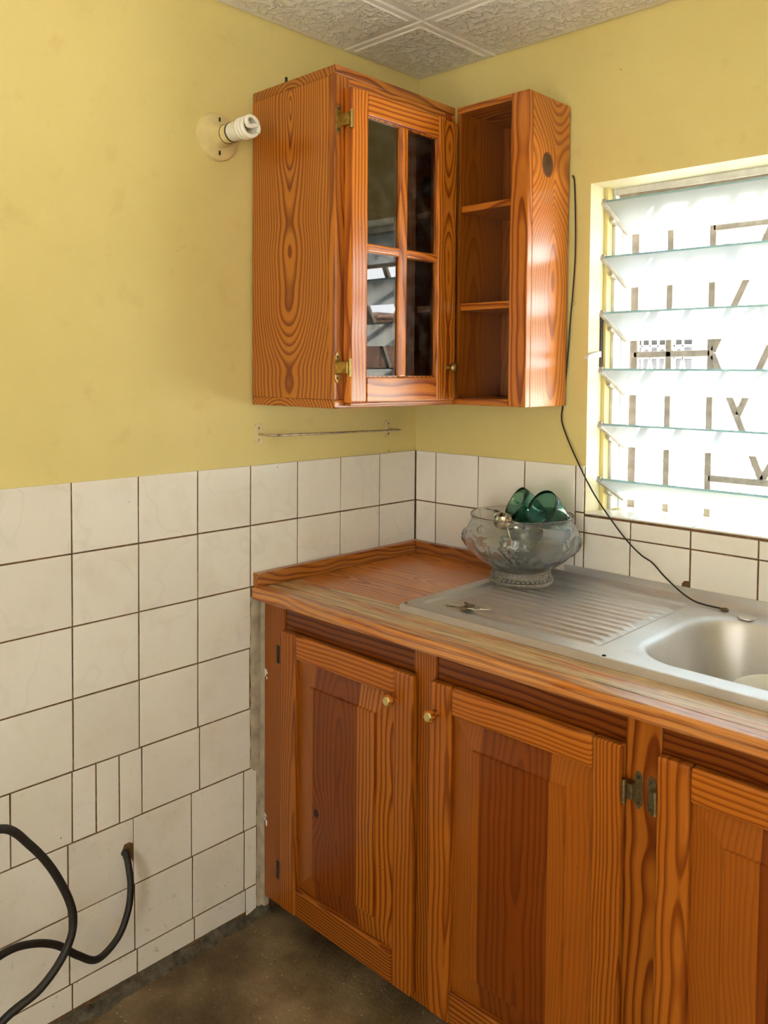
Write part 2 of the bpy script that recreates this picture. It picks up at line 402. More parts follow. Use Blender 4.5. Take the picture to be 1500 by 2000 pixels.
def tube(name, pts, rad, mat, parent=None, seg=10, smooth_n=0, loc=None, closed=False):
    P = spline(pts, smooth_n) if smooth_n else [Vector(p) for p in pts]
    c = Vector(loc) if loc is not None else P[0].copy()
    bm = bmesh.new(); rings = []; n = None
    for i, p in enumerate(P):
        t = (P[min(i + 1, len(P) - 1)] - P[max(i - 1, 0)]).normalized()
        if n is None: n = t.orthogonal().normalized()
        else: n = (n - t * n.dot(t)).normalized()
        b = t.cross(n)
        r = rad[i] if isinstance(rad, list) else rad
        rings.append([bm.verts.new(p - c + (n * math.cos(2 * math.pi * k / seg) + b * math.sin(2 * math.pi * k / seg)) * r) for k in range(seg)])
    for a, b2 in zip(rings, rings[1:]):
        for k in range(seg): bm.faces.new((a[k], a[(k + 1) % seg], b2[(k + 1) % seg], b2[k]))
    if closed:
        for k in range(seg): bm.faces.new((rings[-1][k], rings[-1][(k + 1) % seg], rings[0][(k + 1) % seg], rings[0][k]))
    else:
        bm.faces.new(rings[0][::-1]); bm.faces.new(rings[-1])
    o = link(name, to_mesh(bm, name), mat, parent, c); shade(o, 60)
    return o
def poly_prism(name, pts2, plane, d0, d1, mat, parent=None, bevel=0):
    """outline pts2 in the plane ('yz' extruded along x, 'xz' along y, 'xy' along z)"""
    A = {'yz': lambda a, b, d: (d, a, b), 'xz': lambda a, b, d: (a, d, b), 'xy': lambda a, b, d: (a, b, d)}[plane]
    P0 = [Vector(A(a, b, d0)) for a, b in pts2]; P1 = [Vector(A(a, b, d1)) for a, b in pts2]
    c = sum(P0 + P1, Vector()) / (2 * len(P0)); bm = bmesh.new()
    v0 = [bm.verts.new(p - c) for p in P0]; v1 = [bm.verts.new(p - c) for p in P1]
    bm.faces.new(v0[::-1]); bm.faces.new(v1); n = len(v0)
    for i in range(n): bm.faces.new((v0[i], v0[(i + 1) % n], v1[(i + 1) % n], v1[i]))
    bmesh.ops.recalc_face_normals(bm, faces=bm.faces)
    if bevel: bmesh.ops.bevel(bm, geom=bm.edges[:], offset=bevel, segments=2, profile=.6, affect='EDGES')
    return link(name, to_mesh(bm, name), mat, parent, c)

# ================================================================== THE ROOM
RX, RY, CZ = 2.75, -3.10, 2.243          # far wall behind/right of the camera, ceiling height
struct(box('floor', -.2, RX + .2, RY - .2, .2, -.15, 0, M['floor']))
# yellow wall on the left
wall_left = struct(box('wall_left', -.20, -.006, RY - .2, .2, 0, 2.42, M['plaster']))
# window wall with its opening
WX0, WX1, WZ0, WZ1 = .570, 1.62, 1.024, 1.856
bm = bmesh.new()
bm_box(bm, -.006, WX0, .006, .2, 0, 2.42); bm_box(bm, WX1, RX + .2, .006, .2, 0, 2.42)
bm_box(bm, WX0, WX1, .006, .2, 0, WZ0); bm_box(bm, WX0, WX1, .006, .2, WZ1, 2.42)
bm.normal_update()
for f in bm.faces:                       # paler paint on the reveals
    c = f.calc_center_median()
    if WX0 - .002 < c.x < WX1 + .002 and WZ0 - .01 < c.z < WZ1 + .01 and .02 < c.y < .19: f.material_index = 1
wall_window = struct(link('wall_window', to_mesh(bm, 'wall_window'), [M['plaster'], plain('cream_reveal_paint', (.80, .75, .50), .5, noise=.05, nscale=12)]))
# far walls, each with an unseen opening added to let in fill daylight
bm = bmesh.new(); dy0, dy1, dz0, dz1 = -2.75, -2.05, 1.05, 1.95
bm_box(bm, RX, RX + .2, RY - .2, dy0, 0, 2.42); bm_box(bm, RX, RX + .2, dy1, .006, 0, 2.42)
bm_box(bm, RX, RX + .2, dy0, dy1, 0, dz0); bm_box(bm, RX, RX + .2, dy0, dy1, dz1, 2.42)
struct(link('wall_right', to_mesh(bm, 'wall_right'), M['plaster']))
bm = bmesh.new(); ex0, ex1, ez = 1.44, 2.02, 2.0
bm_box(bm, -.006, ex0, RY - .2, RY, 0, 2.42); bm_box(bm, ex1, RX, RY - .2, RY, 0, 2.42); bm_box(bm, ex0, ex1, RY - .2, RY, ez, 2.42)
struct(link('wall_back', to_mesh(bm, 'wall_back'), M['plaster']))
door_1 = bpy.data.objects.new('door_1', None); COL.objects.link(door_1); door_1.location = (ex0, RY, 0); WL[door_1] = door_1.location.copy(); struct(door_1)  # unseen doorway, added to bring fill light onto ceiling and window wall
for nm, a in (('door_jamb', (ex0, ex0 + .03, RY - .2, RY + .01, 0, ez)), ('door_jamb', (ex1 - .03, ex1, RY - .2, RY + .01, 0, ez)), ('door_head', (ex0 + .03, ex1 - .03, RY - .2, RY + .01, ez - .03, ez))):
    box(nm, *a, M['alum'], door_1, .003)
w2 = bpy.data.objects.new('fill_window', None); COL.objects.link(w2); w2.location = (RX, (dy0 + dy1) / 2, dz0); WL[w2] = w2.location.copy(); struct(w2)  # unseen window, added as a second source of fill daylight
for nm, a in (('frame_side', (RX + .02, RX + .07, dy0, dy0 + .04, dz0, dz1)), ('frame_side', (RX + .02, RX + .07, dy1 - .04, dy1, dz0, dz1)),
              ('frame_head', (RX + .02, RX + .07, dy0 + .04, dy1 - .04, dz1 - .04, dz1)), ('frame_sill', (RX + .02, RX + .07, dy0 + .04, dy1 - .04, dz0, dz0 + .04)),
              ('mullion', (RX + .02, RX + .07, (dy0 + dy1) / 2 - .02, (dy0 + dy1) / 2 + .02, dz0 + .04, dz1 - .04))):
    box(nm, *a, M['alum'], w2, .003)
struct(box('sky_shade_roof', -.5, 3.6, RY - 2.3, RY - .2, 2.06, 2.12, M['smooth']))      # unseen roof, added to keep high sky light out of the doorway
# ceiling: carrier slab plus the single panels
ceiling = struct(box('ceiling', -.2, RX + .2, RY - .2, .2, CZ + .022, CZ + .17, M['smooth']))
def ceil_panel(x0, x1, y0, y1):
    cx, cy = (x0 + x1) / 2, (y0 + y1) / 2; bm = bmesh.new()
    hx, hy = (x1 - x0) / 2, (y1 - y0) / 2; bd = .020
    def ring(ix, iy, z): return [bm.verts.new((sx * (hx - ix), sy * (hy - iy), z)) for sx, sy in ((-1, -1), (1, -1), (1, 1), (-1, 1))]
    a = ring(0, 0, .022); b = ring(0, 0, .004); c = ring(.004, .004, 0); d = ring(bd, bd, 0); e = ring(bd + .004, bd + .004, -.003)
    for p, q in ((a, b), (b, c), (c, d), (d, e)):
        for i in range(4):
            j = (i + 1) % 4; bm.faces.new((p[i], p[j], q[j], q[i]))
    f = bm.faces.new(e); f.material_index = 1
    bmesh.ops.recalc_face_normals(bm, faces=bm.faces)
    if f.normal.z > 0: bmesh.ops.reverse_faces(bm, faces=bm.faces)
    link('ceiling_panel', to_mesh(bm, 'ceiling_panel'), [M['smooth'], M['stipple']], ceiling, (cx, cy, CZ))
gx = [-.006, .277, .887, 1.497, 2.107, RX]; gy = [.006, -.306, -.916, -1.526, -2.136, -2.746, RY]
for i in range(len(gx) - 1):
    for j in range(len(gy) - 1):
        ceil_panel(gx[i] + .0015, gx[i + 1] - .0015, gy[j + 1] + .0015, gy[j] - .0015)

# ------------------------------------------------------------------ wall tiles
TT = 0.006                                     # tile thickness
tile_cache = {}
def tile_mesh(w, h):
    k = (round(w, 3), round(h, 3))
    if k not in tile_cache:
        bm = bmesh.new(); bm_box(bm, -w / 2, w / 2, -h / 2, h / 2, 0, TT)
        top = [e for e in bm.edges if all(v.co.z > TT / 2 for v in e.verts)]
        bmesh.ops.bevel(bm, geom=top, offset=.0014, segments=2, profile=.5, affect='EDGES')
        me = to_mesh(bm, 'tile'); me.materials.append(M['tile']); tile_cache[k] = me
    return tile_cache[k]
G = .0017
def tile(parent, side, a0, a1, z0, z1, trail=0.0, dirt=0.0):
    rs = random.Random(int(a0 * 9973 + z0 * 7919))
    w, h = a1 - a0 - 2 * G, z1 - z0 - 2 * G
    o = bpy.data.objects.new('tile', tile_mesh(w, h)); COL.objects.link(o)
    t = rs.uniform(-.0008, .0006); tw = R(rs.uniform(-.25, .25))
    if side == 'left':      # local z -> +x, local x -> y
        mt = Matrix(((0, 0, 1), (1, 0, 0), (0, 1, 0))).to_4x4(); loc = Vector((-TT + t, (a0 + a1) / 2, (z0 + z1) / 2))
    elif side == 'win':     # local z -> -y, local x -> x, local y -> z
        mt = Matrix(((1, 0, 0), (0, 0, -1), (0, 1, 0))).to_4x4(); loc = Vector(((a0 + a1) / 2, TT - t, (z0 + z1) / 2))
    else:                   # sill, local z up; z0/z1 are y values
        mt = Matrix.Identity(4); loc = Vector(((a0 + a1) / 2, (z0 + z1) / 2, WZ0 + t * .3))
    o.parent = parent
    o.matrix_local = Matrix.Translation(loc - WL[parent]) @ mt @ Matrix.Rotation(tw, 4, 'Z')
    o['trail'] = float(trail); o['dirt'] = float(dirt)
    return o
ZT = 1.150; T = .1535
zrow = [ZT, 1.000, .8467, .6935, .540, .3875, .2340, .0835, .026]
# dark bedding behind the tiles
for nm, a in (('grout_bed', (-.010, -.0022, -2.2, .004, .0, ZT - .002)),):
    box(nm, *a, M['grout'], wall_left)
def left_row(z0, z1, joints, **k):
    for a, b in zip(joints, joints[1:]): tile(wall_left, 'left', a, b, z0, z1, **k)
reg = [-.612 - T * i for i in range(9, 0, -1)]          # regular joints left of the worktop
corner = [-.612, -.460, -.307, -.1535, -.001]
for r in range(2): left_row(zrow[r + 1], zrow[r], reg + corner, trail=.9 if r < 3 else 0)
left_row(zrow[3], zrow[2], reg + [-.612], trail=.8); left_row(zrow[4], zrow[3], reg + [-.614], trail=.35)
left_row(zrow[5], zrow[4], [-1.968, -1.815, -1.661, -1.508, -1.355, -1.204, -1.0755, -1.022, -.968, -.913, -.761, -.611], dirt=.10)
left_row(zrow[6], zrow[5], [-2.0, -1.848, -1.695, -1.543, -1.391, -1.238, -1.086], dirt=.15)
left_row(zrow[6], zrow[5], [-.935, -.784, -.632, -.592], dirt=.15)
left_row(zrow[7], zrow[6], [-1.998, -1.845, -1.693, -1.541, -1.389, -1.236, -1.084, -.932, -.781, -.630, -.592], dirt=.30)
left_row(zrow[8], zrow[7], [-1.99, -1.838, -1.686, -1.534, -1.382, -1.230, -1.078, -.926, -.776, -.626], dirt=.45)
tile(wall_left, 'left', -.626, -.592, .012, zrow[7], dirt=.8)
# the tile with its broken corner where the cable comes out
brk = [(-1.086 + G, .234 + G), (-.935 - G, .234 + G), (-.935 - G, .288), (-.941, .297), (-.953, .296), (-.961, .305), (-.964, .322), (-.958, .336), (-.946, .337), (-.935 - G, .331), (-.935 - G, .3875 - G), (-1.086 + G, .3875 - G)]
o = poly_prism('tile', brk, 'yz', -TT, .0002, M['tile'], wall_left); o['trail'] = 0.0; o['dirt'] = .25; o['label'] = 'cracked tile with a hole in its edge'
# mortar left showing beside and under the tiles
def lump_strip(name, along, p0, p1, base, mat, parent, amp, seed):
    """ragged strip: along 'y' on the floor against the left wall"""
    rs = random.Random(seed); n = 60; bm = bmesh.new(); prev = None
    for i in range(n + 1):
        y = p0 + (p1 - p0) * i / n
        h = base[1] * (.65 + .6 * rs.random()); d = base[0] * (.5 + rs.random() * amp)
        ring = [bm.verts.new(q) for q in ((-.004, y, -.01), (-.004, y, h), (d * .35, y, h * .8), (d * .75, y, h * .35), (d, y, -.01))]
        if prev:
            for k in range(4): bm.faces.new((prev[k], prev[k + 1], ring[k + 1], ring[k]))
        prev = ring
    bmesh.ops.recalc_face_normals(bm, faces=bm.faces)
    return link(name, to_mesh(bm, name), mat, parent, WL[parent] * 0)
lump_strip('mortar_cove', 'y', -2.6, -.56, (.020, .026), M['mortar'], wall_left, .9, 3)
bm = bmesh.new(); rs = random.Random(5); prev = None
for i in range(41):
    z = .0 + .822 * i / 40; e = -.6135 + rs.uniform(-.002, .003) if z > .39 else -.5935 + rs.uniform(-.002, .002)
    ring = [bm.verts.new(q) for q in ((-.007, e, z), (-.0015 + rs.uniform(0, .002), e + .002, z), (.001 + rs.uniform(0, .0015), e + .012, z), (.000, -.560, z))]
    if prev:
        for k in range(3): bm.faces.new((prev[k], prev[k + 1], ring[k + 1], ring[k]))
    prev = ring
bmesh.ops.recalc_face_normals(bm, faces=bm.faces)
link('plaster_strip', to_mesh(bm, 'plaster_strip'), M['filler'], wall_left)
# window wall tiles
bm = bmesh.new()
bm_box(bm, .0, WX0 - .001, .0025, .008, .60, ZT - .003); bm_box(bm, WX0 - .001, 2.6, .0015, .008, .60, WZ0 + .0025)
link('grout_bed', to_mesh(bm, 'grout_bed'), M['grout'], wall_window)
for z0, z1 in ((1.000, ZT), (.8467, 1.000)):
    j = [.001, .0785, .2335, .3885, .5435]
    for a, b in zip(j, j[1:]): tile(wall_window, 'win', a, b, z0, z1)
tile(wall_window, 'win', .5435, .5695, 1.030, ZT); tile(wall_window, 'win', .5435, .5695, .980, 1.030)
jj = [.5695, .697, .8465, .9985, 1.150, 1.302, 1.454, 1.606, 1.758, 1.910, 2.062, 2.214]
for a, b in zip(jj, jj[1:]):
    tile(wall_window, 'win', a, b, .980, 1.0235 if a < 1.6 else ZT)
    if a != .697: tile(wall_window, 'win', a, b, .8467, .980)
o = poly_prism('tile', [(.697 + G, .8467), (.826, .8467), (.828, .897), (.833, .9035), (.840, .9055), (.8465 - G, .905), (.8465 - G, .980 - G), (.697 + G, .980 - G)], 'xz', TT, .0003, M['tile'], wall_window)
o['trail'] = 0.0; o['dirt'] = 0.0; o['label'] = 'tile with a chipped lower corner'
tile(wall_window, 'win', .5435, .5695, .8467, .980)
for a, b in zip(jj, jj[1:]):
    if a < 1.6: tile(wall_window, 'sill', a, min(b, WX1), .006, .098)
# ------------------------------------------------------------------ the louvre window
win = bpy.data.objects.new('window_1', None); COL.objects.link(win); win.location = (WX0, .1, WZ0); WL[win] = win.location.copy(); struct(win)
win['label'] = 'louvred glass window above the sink'
box('jamb_batten', WX0, WX0 + .010, .075, .100, WZ0 + .006, WZ1, M['plaster'], win, .001)
for x0, x1 in ((WX0, WX0 + .018), (WX1 - .018, WX1)):
    box('jamb_channel', x0, x1, .102, .140, WZ0 + .006, WZ1, M['alum'], win, .002)
    box('jamb_flange', x0, x1, .145, .185, WZ0 + .006, WZ1, M['alum'], win, .002)
box('head_rail', WX0 + .018, WX1 - .018, .105, .185, WZ1 - .018, WZ1, M['alum'], win, .002)
tube('head_seal', [(WX0 + .03, .10, WZ1 - .022), (WX0 + .3, .10, WZ1 - .024), (WX1 - .03, .10, WZ1 - .022)], .0045, M['bar'], win, 8, 6)
BX0, BX1 = WX0 + .022, WX1 - .022
def blade_mesh(i):
    L = BX1 - BX0; W = .152; th = .0055; bm = bmesh.new()
    v, fs = bm_box(bm, -L / 2, L / 2, -W / 2, W / 2, -th / 2, th / 2)
    for f in fs[2:]: f.material_index = 1
    me = to_mesh(bm, 'glass_blade'); me.materials.append(M['blade']); me.materials.append(M['edge']); return me
bme = blade_mesh(0)
for i, z in enumerate((1.8120, 1.6740, 1.5350, 1.3930, 1.2550, 1.1160)):
    # inner edge high at y=.03, outer edge low at y=.168
    th = math.atan2(.063, .138)
    cy, cz = .099, z - .0315
    o = bpy.data.objects.new('glass_blade', bme); COL.objects.link(o); o.parent = win
    o.location = Vector(((BX0 + BX1) / 2, cy, cz)) - WL[win]; o.rotation_euler = (-th, 0, 0); WL[o] = Vector(((BX0 + BX1) / 2, cy, cz))
    for sx in (0, 1):
        bm = bmesh.new(); X = (-(BX1 - BX0) / 2 - .003) if sx == 0 else (BX1 - BX0) / 2 - .007
        bm_box(bm, X, X + .010, -.078, .070, -.0085, -.0035); bm_box(bm, X, X + .0025, -.078, .070, -.0085, .006)
        bm_box(bm, X, X + .010, -.0795, -.076, -.0085, .006)
        bm_box(bm, X - .006 if sx == 0 else X + .008, X + .002 if sx == 0 else X + .016, -.012, .012, -.016, -.006)
        c = bpy.data.objects.new('blade_clip', to_mesh(bm, 'blade_clip')); c.data.materials.append(M['alumd']); COL.objects.link(c); c.parent = o
lev = poly_prism('crank_lever', [(.050, 1.424), (.050, 1.440), (.010, 1.434), (-.014, 1.428), (-.016, 1.418), (-.006, 1.420), (.012, 1.424)], 'yz', WX0 + .002, WX0 + .013, M['alum'], win, .0015)
box('lever_slot', WX0 + .0003, WX0 + .004, .062, .073, 1.40, 1.53, M['iron'], win, .001)

# ================================================================== UPPER CABINETS
D, DZ0, DZ1 = .295, 1.300, 2.055
cab = thing('wall_cabinet', 'varnished pine wall cabinet with a four-pane glass door, in the corner', 'cabinet', (.15, -.40, DZ0))
yL, yR = -.609, -.192
board('side_panel', 0, D - .020, yL, yL + .018, DZ0 + .020, DZ1 - .022, cab, perm='xyz', u0=.004, v0=-.024, tilt=.125, isl=.10, freq=118, tone=.85, seed=4.4)
board('side_panel', 0, D - .020, yR - .018, yR, DZ0 + .020, DZ1 - .022, cab, tone=.75)
board('top_board', 0, D, yL, yR, DZ1 - .022, DZ1, cab, .004, tone=.66, perm='xzy')
board('bottom_board', 0, D, yL, yR, DZ0, DZ0 + .020, cab, .003, tone=.85, perm='xzy')
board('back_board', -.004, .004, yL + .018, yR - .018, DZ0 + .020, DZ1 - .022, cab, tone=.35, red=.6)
board('face_stile', D - .020, D, yL, yL + .042, DZ0 + .020, DZ1 - .022, cab, u0=.02, v0=.02, tone=.85)
board('face_stile', D - .020, D, yR - .040, yR, DZ0 + .020, DZ1 - .022, cab, tone=.85)
board('face_rail', D - .020, D, yL + .042, yR - .040, DZ1 - .062, DZ1 - .022, cab, u0=.10, tone=.90)
for z in (1.560, 1.800):
    board('shelf', .005, D - .03, yL + .019, yR - .019, z - .016, z, cab, tone=.7)
# glass door
FX = .3205; dy0_, dy1_, dz0_, dz1_ = -.583, -.209, 1.313, 2.008
oy0, oy1, oz0, oz1 = -.5305, -.2865, 1.370, 1.956
my0, my1, mz0, mz1 = -.4235, -.3955, 1.6525, 1.6725
bm = bmesh.new()       # inner bead that holds the glass
for a in ((oy0 - .004, oy0 + .004, oz0 - .004, oz1 + .004), (oy1 - .004, oy1 + .004, oz0 - .004, oz1 + .004)):
    bm_box(bm, FX - .014 - .3, FX - .007 - .3, a[0] + .4, a[1] + .4, a[2] - 1.66, a[3] - 1.66)
for a in ((oy0, oy1, oz0 - .004, oz0 + .004), (oy0, oy1, oz1 - .004, oz1 + .004)):
    bm_box(bm, FX - .014 - .3, FX - .007 - .3, a[0] + .4, a[1] + .4, a[2] - 1.66, a[3] - 1.66)
door = link('door', to_mesh(bm, 'door'), wood('yxz'), cab, (.3, -.4, 1.66)); wprops(door, tone=.8)
door['label'] = 'four-pane glazed cabinet door'
bx = .2965
board('stile', bx, FX, dy0_, oy0, dz0_, dz1_, door, .004, u0=.16, v0=.05, tone=1.12, freq=100, isl=.02)
board('stile', bx, FX, oy1, -.262, dz0_, dz1_, door, .004, u0=.15, tone=1.0)
board('lip', bx, FX - .006, -.262, dy1_, dz0_, dz1_, door, .003, u0=.0, v0=.01, isl=.06, tone=.95)
board('rail', bx, FX - .0005, oy0, oy1, oz1, dz1_, door, .003, u0=.10, v0=.03, tone=1.12, freq=100)
board('rail', bx, FX - .0005, oy0, oy1, dz0_, oz0, door, .003, u0=.04, v0=.03, tone=1.08, freq=60)
board('lip', bx, FX - .007, dy0_ + .006, dy1_ - .004, dz0_ - .007, dz0_, door, .002, tone=.95)
board('muntin', bx + .006, FX - .001, my0, my1, oz0, oz1, door, .006, seg=3, tone=1.05, u0=.06)
for a, b in ((oy0, my0), (my1, oy1)):
    board('muntin', bx + .006, FX - .001, a - .002, b + .002, mz0, mz1, door, .005, seg=3, tone=1.05, u0=.06)
for a, b in ((oy0, my0), (my1, oy1)):
    for c, d in ((oz0, mz0), (mz1, oz1)):
        box('pane', FX - .0125, FX - .0095, a - .003, b + .003, c - .003, d + .003, M['pane'], door)
def knob(parent, loc, axis, wooden):
    if wooden:
        pr = [(0, -.001), (.0085, -.001), (.0085, .004), (.007, .008), (.0105, .012), (.0135, .017), (.0135, .022), (.0115, .0245), (.011, .0245), (0, .0245)]
        k = lathe('knob', pr, wood('xzy'), parent, loc, 24, axis); wprops(k, tone=.75)
        fl = Vector(loc) + (Vector((0, -.0245, 0)) if axis == '-y' else Vector((.0245, 0, 0)))
        lathe('knob_cap', [(0, 0.003), (.0085, .0025), (.0100, .0010), (.0105, -.001), (0, -.001)], M['brassface'], parent, fl, 24, axis)
    else:
        pr = [(0, -.001), (.008, -.001), (.008, .003), (.0055, .006), (.0055, .011), (.0095, .014), (.0125, .018), (.0125, .022), (.0095, .026), (.004, .0275), (0, .0278)]
        k = lathe('knob', pr, M['brass'], parent, loc, 24, axis)
    return k
knob(door, (FX - .006, -.236, 1.3945), 'x', False)
def hinge_leaf(parent, axis, mat, cx, cy, cz, h, s=1):
    """surface hinge: pointed leaf screwed on the frame, barrel and wrap on the door"""
    w = .0075
    out = [(-w * .35, h / 2), (w * .35, h / 2), (w, h / 2 - .010), (w, h / 2 - .018), (w * .8, 0), (w, -h / 2 + .018), (w, -h / 2 + .010), (w * .35, -h / 2), (-w * .35, -h / 2), (-w, -h / 2 + .010), (-w, -h / 2 + .018), (-w * .8, 0), (-w, h / 2 - .018), (-w, h / 2 - .010)]
    if axis == 'x':
        o = poly_prism('hinge', [(cy + a, cz + b) for a, b in out], 'yz', cx, cx + .0022, mat, parent, .0004)
        for k in (-1, 1):
            lathe('screw', [(0, .0030), (.0025, .0026), (.003, .0018), (.003, 0), (0, 0)], M['iron'], o, (cx, cy, cz + k * (h / 2 - .010)), 10, 'x')
        box('hinge_arm', cx + .0005, cx + .0245, cy + .006, cy + .0165, cz - .013, cz + .013, mat, o, .001)
        tube('barrel', [(cx + .0265, cy + .016, cz - .020), (cx + .0265, cy + .016, cz + .020)], .0045, mat, o, 10)
    else:
        o = poly_prism('hinge', [(cx + a, cz + b) for a, b in out], 'xz', cy, cy - .0022, mat, parent, .0004)
        for k in (-1, 1):
            lathe('screw', [(0, .0030), (.0025, .0026), (.003, .0018), (.003, 0), (0, 0)], M['iron'], o, (cx, cy, cz + k * (h / 2 - .010)), 10, '-y')
        if s:
            box('hinge_arm', cx - s * .017, cx - s * .004, cy - .018, cy - .001, cz - .013, cz + .013, mat, o, .001)
            tube('barrel', [(cx - s * .016, cy - .0215, cz - .020), (cx - s * .016, cy - .0215, cz + .020)], .0042, mat, o, 10)
    return o
hinge_leaf(cab, 'x', M['brass'], D, -.6005, 1.936, .066)
hinge_leaf(cab, 'x', M['brass'], D, -.6005, 1.392, .068)
box('nail', .118, .123, yL + .003, yL + .008, DZ1 - .002, DZ1 + .012, M['iron'], cab, .001)

shf = thing('open_shelf_unit', 'narrow open pine shelf unit with a dark knot on its side, left of the window', 'shelf unit', (.40, -.09, DZ0))
SX0, SX1, SY = D + .001, .515, -.188
board('side_panel', SX1 - .020, SX1, SY + .020, -.007, DZ0, DZ1, shf, .002, u0=.012, v0=-.022, tilt=.11, isl=.03, freq=100, ringamt=.75, ku=-.018, kw=.214, ks=.040, tone=1.05, seed=9.1)
board('face_stile', .4635, SX1, SY, SY + .020, DZ0, DZ1, shf, .003, u0=.01, v0=.012, isl=.07, freq=70, tone=.95)
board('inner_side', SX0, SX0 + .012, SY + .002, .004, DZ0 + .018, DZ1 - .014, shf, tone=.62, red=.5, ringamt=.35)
board('top_board', SX0, SX1 - .020, SY + .001, .004, DZ1 - .016, DZ1, shf, tone=.85)
board('bottom_board', SX0 - .008, .4635, SY + .001, .004, DZ0, DZ0 + .018, shf, tone=.8, perm='yzx')
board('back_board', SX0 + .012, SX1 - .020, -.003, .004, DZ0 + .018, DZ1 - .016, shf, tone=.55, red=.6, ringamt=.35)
for z0, z1 in ((1.790, 1.806), (1.541, 1.559)):
    board('shelf', SX0 + .012, SX1 - .020, SY + .008, -.003, z0, z1, shf, perm='yzx', tone=.9, u0=.09)

# ================================================================== BASE CABINET
base = thing('base_cabinet', 'long varnished pine base cabinet with panelled doors under the worktop', 'cabinet', (1.0, -.30, 0))
FY = -.585; BZ0, BZ1 = .062, .8165; XE = 2.02
stiles = [(.0215, .0985), (.5195, .5805), (.9970, 1.0600), (1.4770, 1.5400), (1.955, XE)]
sk = [dict(u0=.12, v0=.05, freq=150), dict(u0=.11, v0=.05, freq=150), dict(u0=.02, v0=.02, isl=.07, freq=60), dict(u0=.1), dict(u0=.1)]
for (a, b), k in zip(stiles, sk): board('face_stile', a, b, FY, FY + .020, BZ0, BZ1, base, tone=.66, red=.3, **k)
for (a, b), (c, d) in zip(stiles, stiles[1:]):
    board('top_rail', b, c, FY + .004, FY + .020, .752, BZ1, base, tone=.46, red=.9, u0=.12, v0=.06, freq=75)
    board('bottom_rail', b, c, FY + .002, FY + .020, BZ0, .105, base, tone=.7, red=.3)
board('end_panel', .0215, .0395, FY + .020, -.004, BZ0, BZ1, base, tone=.7)
board('end_panel', XE - .018, XE, FY + .020, -.004, BZ0, BZ1, base, tone=.8)
board('bottom_board', .0395, XE - .018, FY + .020, -.004, BZ0, BZ0 + .016, base, tone=.7)
board('back_board', .0395, XE - .018, -.020, -.004, BZ0 + .016, BZ1, base, tone=.5)
box('toe_board', .03, XE - .01, FY + .075, FY + .095, 0, BZ0, plain('dark_toe_board', (.05, .03, .018), .8, noise=.3), base)
def raised_panel(door, x0, x1, z0, z1, yf, cuts, props):
    """bevel-edged field glued up from several boards, one object per board"""
    pts = []
    def build():
        bm = bmesh.new(); B = .052
        def ring(ix, y): return [bm.verts.new(p) for p in ((x0 + ix, y, z0 + ix), (x1 - ix, y, z0 + ix), (x1 - ix, y, z1 - ix), (x0 + ix, y, z1 - ix))]
        back = ring(-.006, yf + .018); lip = ring(-.006, yf + .0125); a = ring(0, yf + .0125); b = ring(B, yf + .0055); c = ring(B + .0016, yf + .0008)
        for p, q in ((back, lip), (lip, a), (a, b), (b, c)):
            for i in range(4):
                j = (i + 1) % 4; bm.faces.new((p[i], p[j], q[j], q[i]))
        bm.faces.new(c); bm.faces.new(back[::-1]); bmesh.ops.recalc_face_normals(bm, faces=bm.faces)
        return bm
    ed = [x0 - .006] + cuts + [x1 + .006]
    for i, (a, b) in enumerate(zip(ed, ed[1:])):
        bm = build()
        for co, nx in ((a, -1), (b, 1)):
            g = bm.verts[:] + bm.edges[:] + bm.faces[:]
            rr = bmesh.ops.bisect_plane(bm, geom=g, plane_co=(co, 0, 0), plane_no=(nx, 0, 0), clear_outer=True, dist=1e-6)
            e = [k for k in rr['geom_cut'] if isinstance(k, bmesh.types.BMEdge)]
            if e: bmesh.ops.edgeloop_fill(bm, edges=e)
        c = Vector(((a + b) / 2, yf + .01, (z0 + z1) / 2))
        for v in bm.verts: v.co -= c
        bmesh.ops.recalc_face_normals(bm, faces=bm.faces)
        o = link('panel_board', to_mesh(bm, 'panel_board'), wood('xyz'), door, c); wprops(o, **props[i])
def base_door(x0, x1, z0, z1, cuts, props, knob_x, label):
    yb, yf = FY - .0008, FY - .0215; sw, rw = .055, .057
    bm = bmesh.new(); c = Vector(((x0 + x1) / 2, yb - .003, (z0 + z1) / 2))
    bm_box(bm, x0 + .02 - c.x, x1 - .02 - c.x, -.0025, .0028, z0 + .02 - c.z, z1 - .02 - c.z)
    d = link('door', to_mesh(bm, 'door'), wood('xyz'), base, c); wprops(d, tone=.6); d['label'] = label
    bev = .0055
    for i, (a, b) in enumerate(((x0, x0 + sw), (x1 - sw, x1))):
        board('stile', a, b, yf, yb, z0, z1, d, bev, seg=3, **props['st'][i])
    board('rail', x0 + sw, x1 - sw, yf + .0004, yb, z1 - rw, z1 - .0006, d, bev, seg=3, **props['rt'])
    board('rail', x0 + sw, x1 - sw, yf + .0004, yb, z0 + .0006, z0 + rw + .012, d, bev, seg=3, **props['rb'])
    raised_panel(d, x0 + sw, x1 - sw, z0 + rw + .012, z1 - rw, yf, cuts, props['pn'])
    knob(d, (knob_x, yf, .7005), '-y', True)
    return d
Lt = dict(tone=.64, red=.55, ringamt=.30, u0=.12, v0=.08, freq=150)
Dk = dict(tone=.56, red=1.0, u0=.01, v0=.02, isl=.05, freq=70, ringamt=.5)
St = dict(ringamt=.78, tone=.72, red=.30, u0=.10, v0=.03, freq=115, isl=.03)
def P(st0, st1, rtp, rb, pn): return dict(st=(st0, st1), rt=rtp, rb=rb, pn=pn)
Rt = dict(ringamt=.75, tone=.82, red=.2, u0=.10, v0=.05, freq=105, isl=.03)
Rb = dict(tone=.62, red=.3, u0=.08, v0=.05)
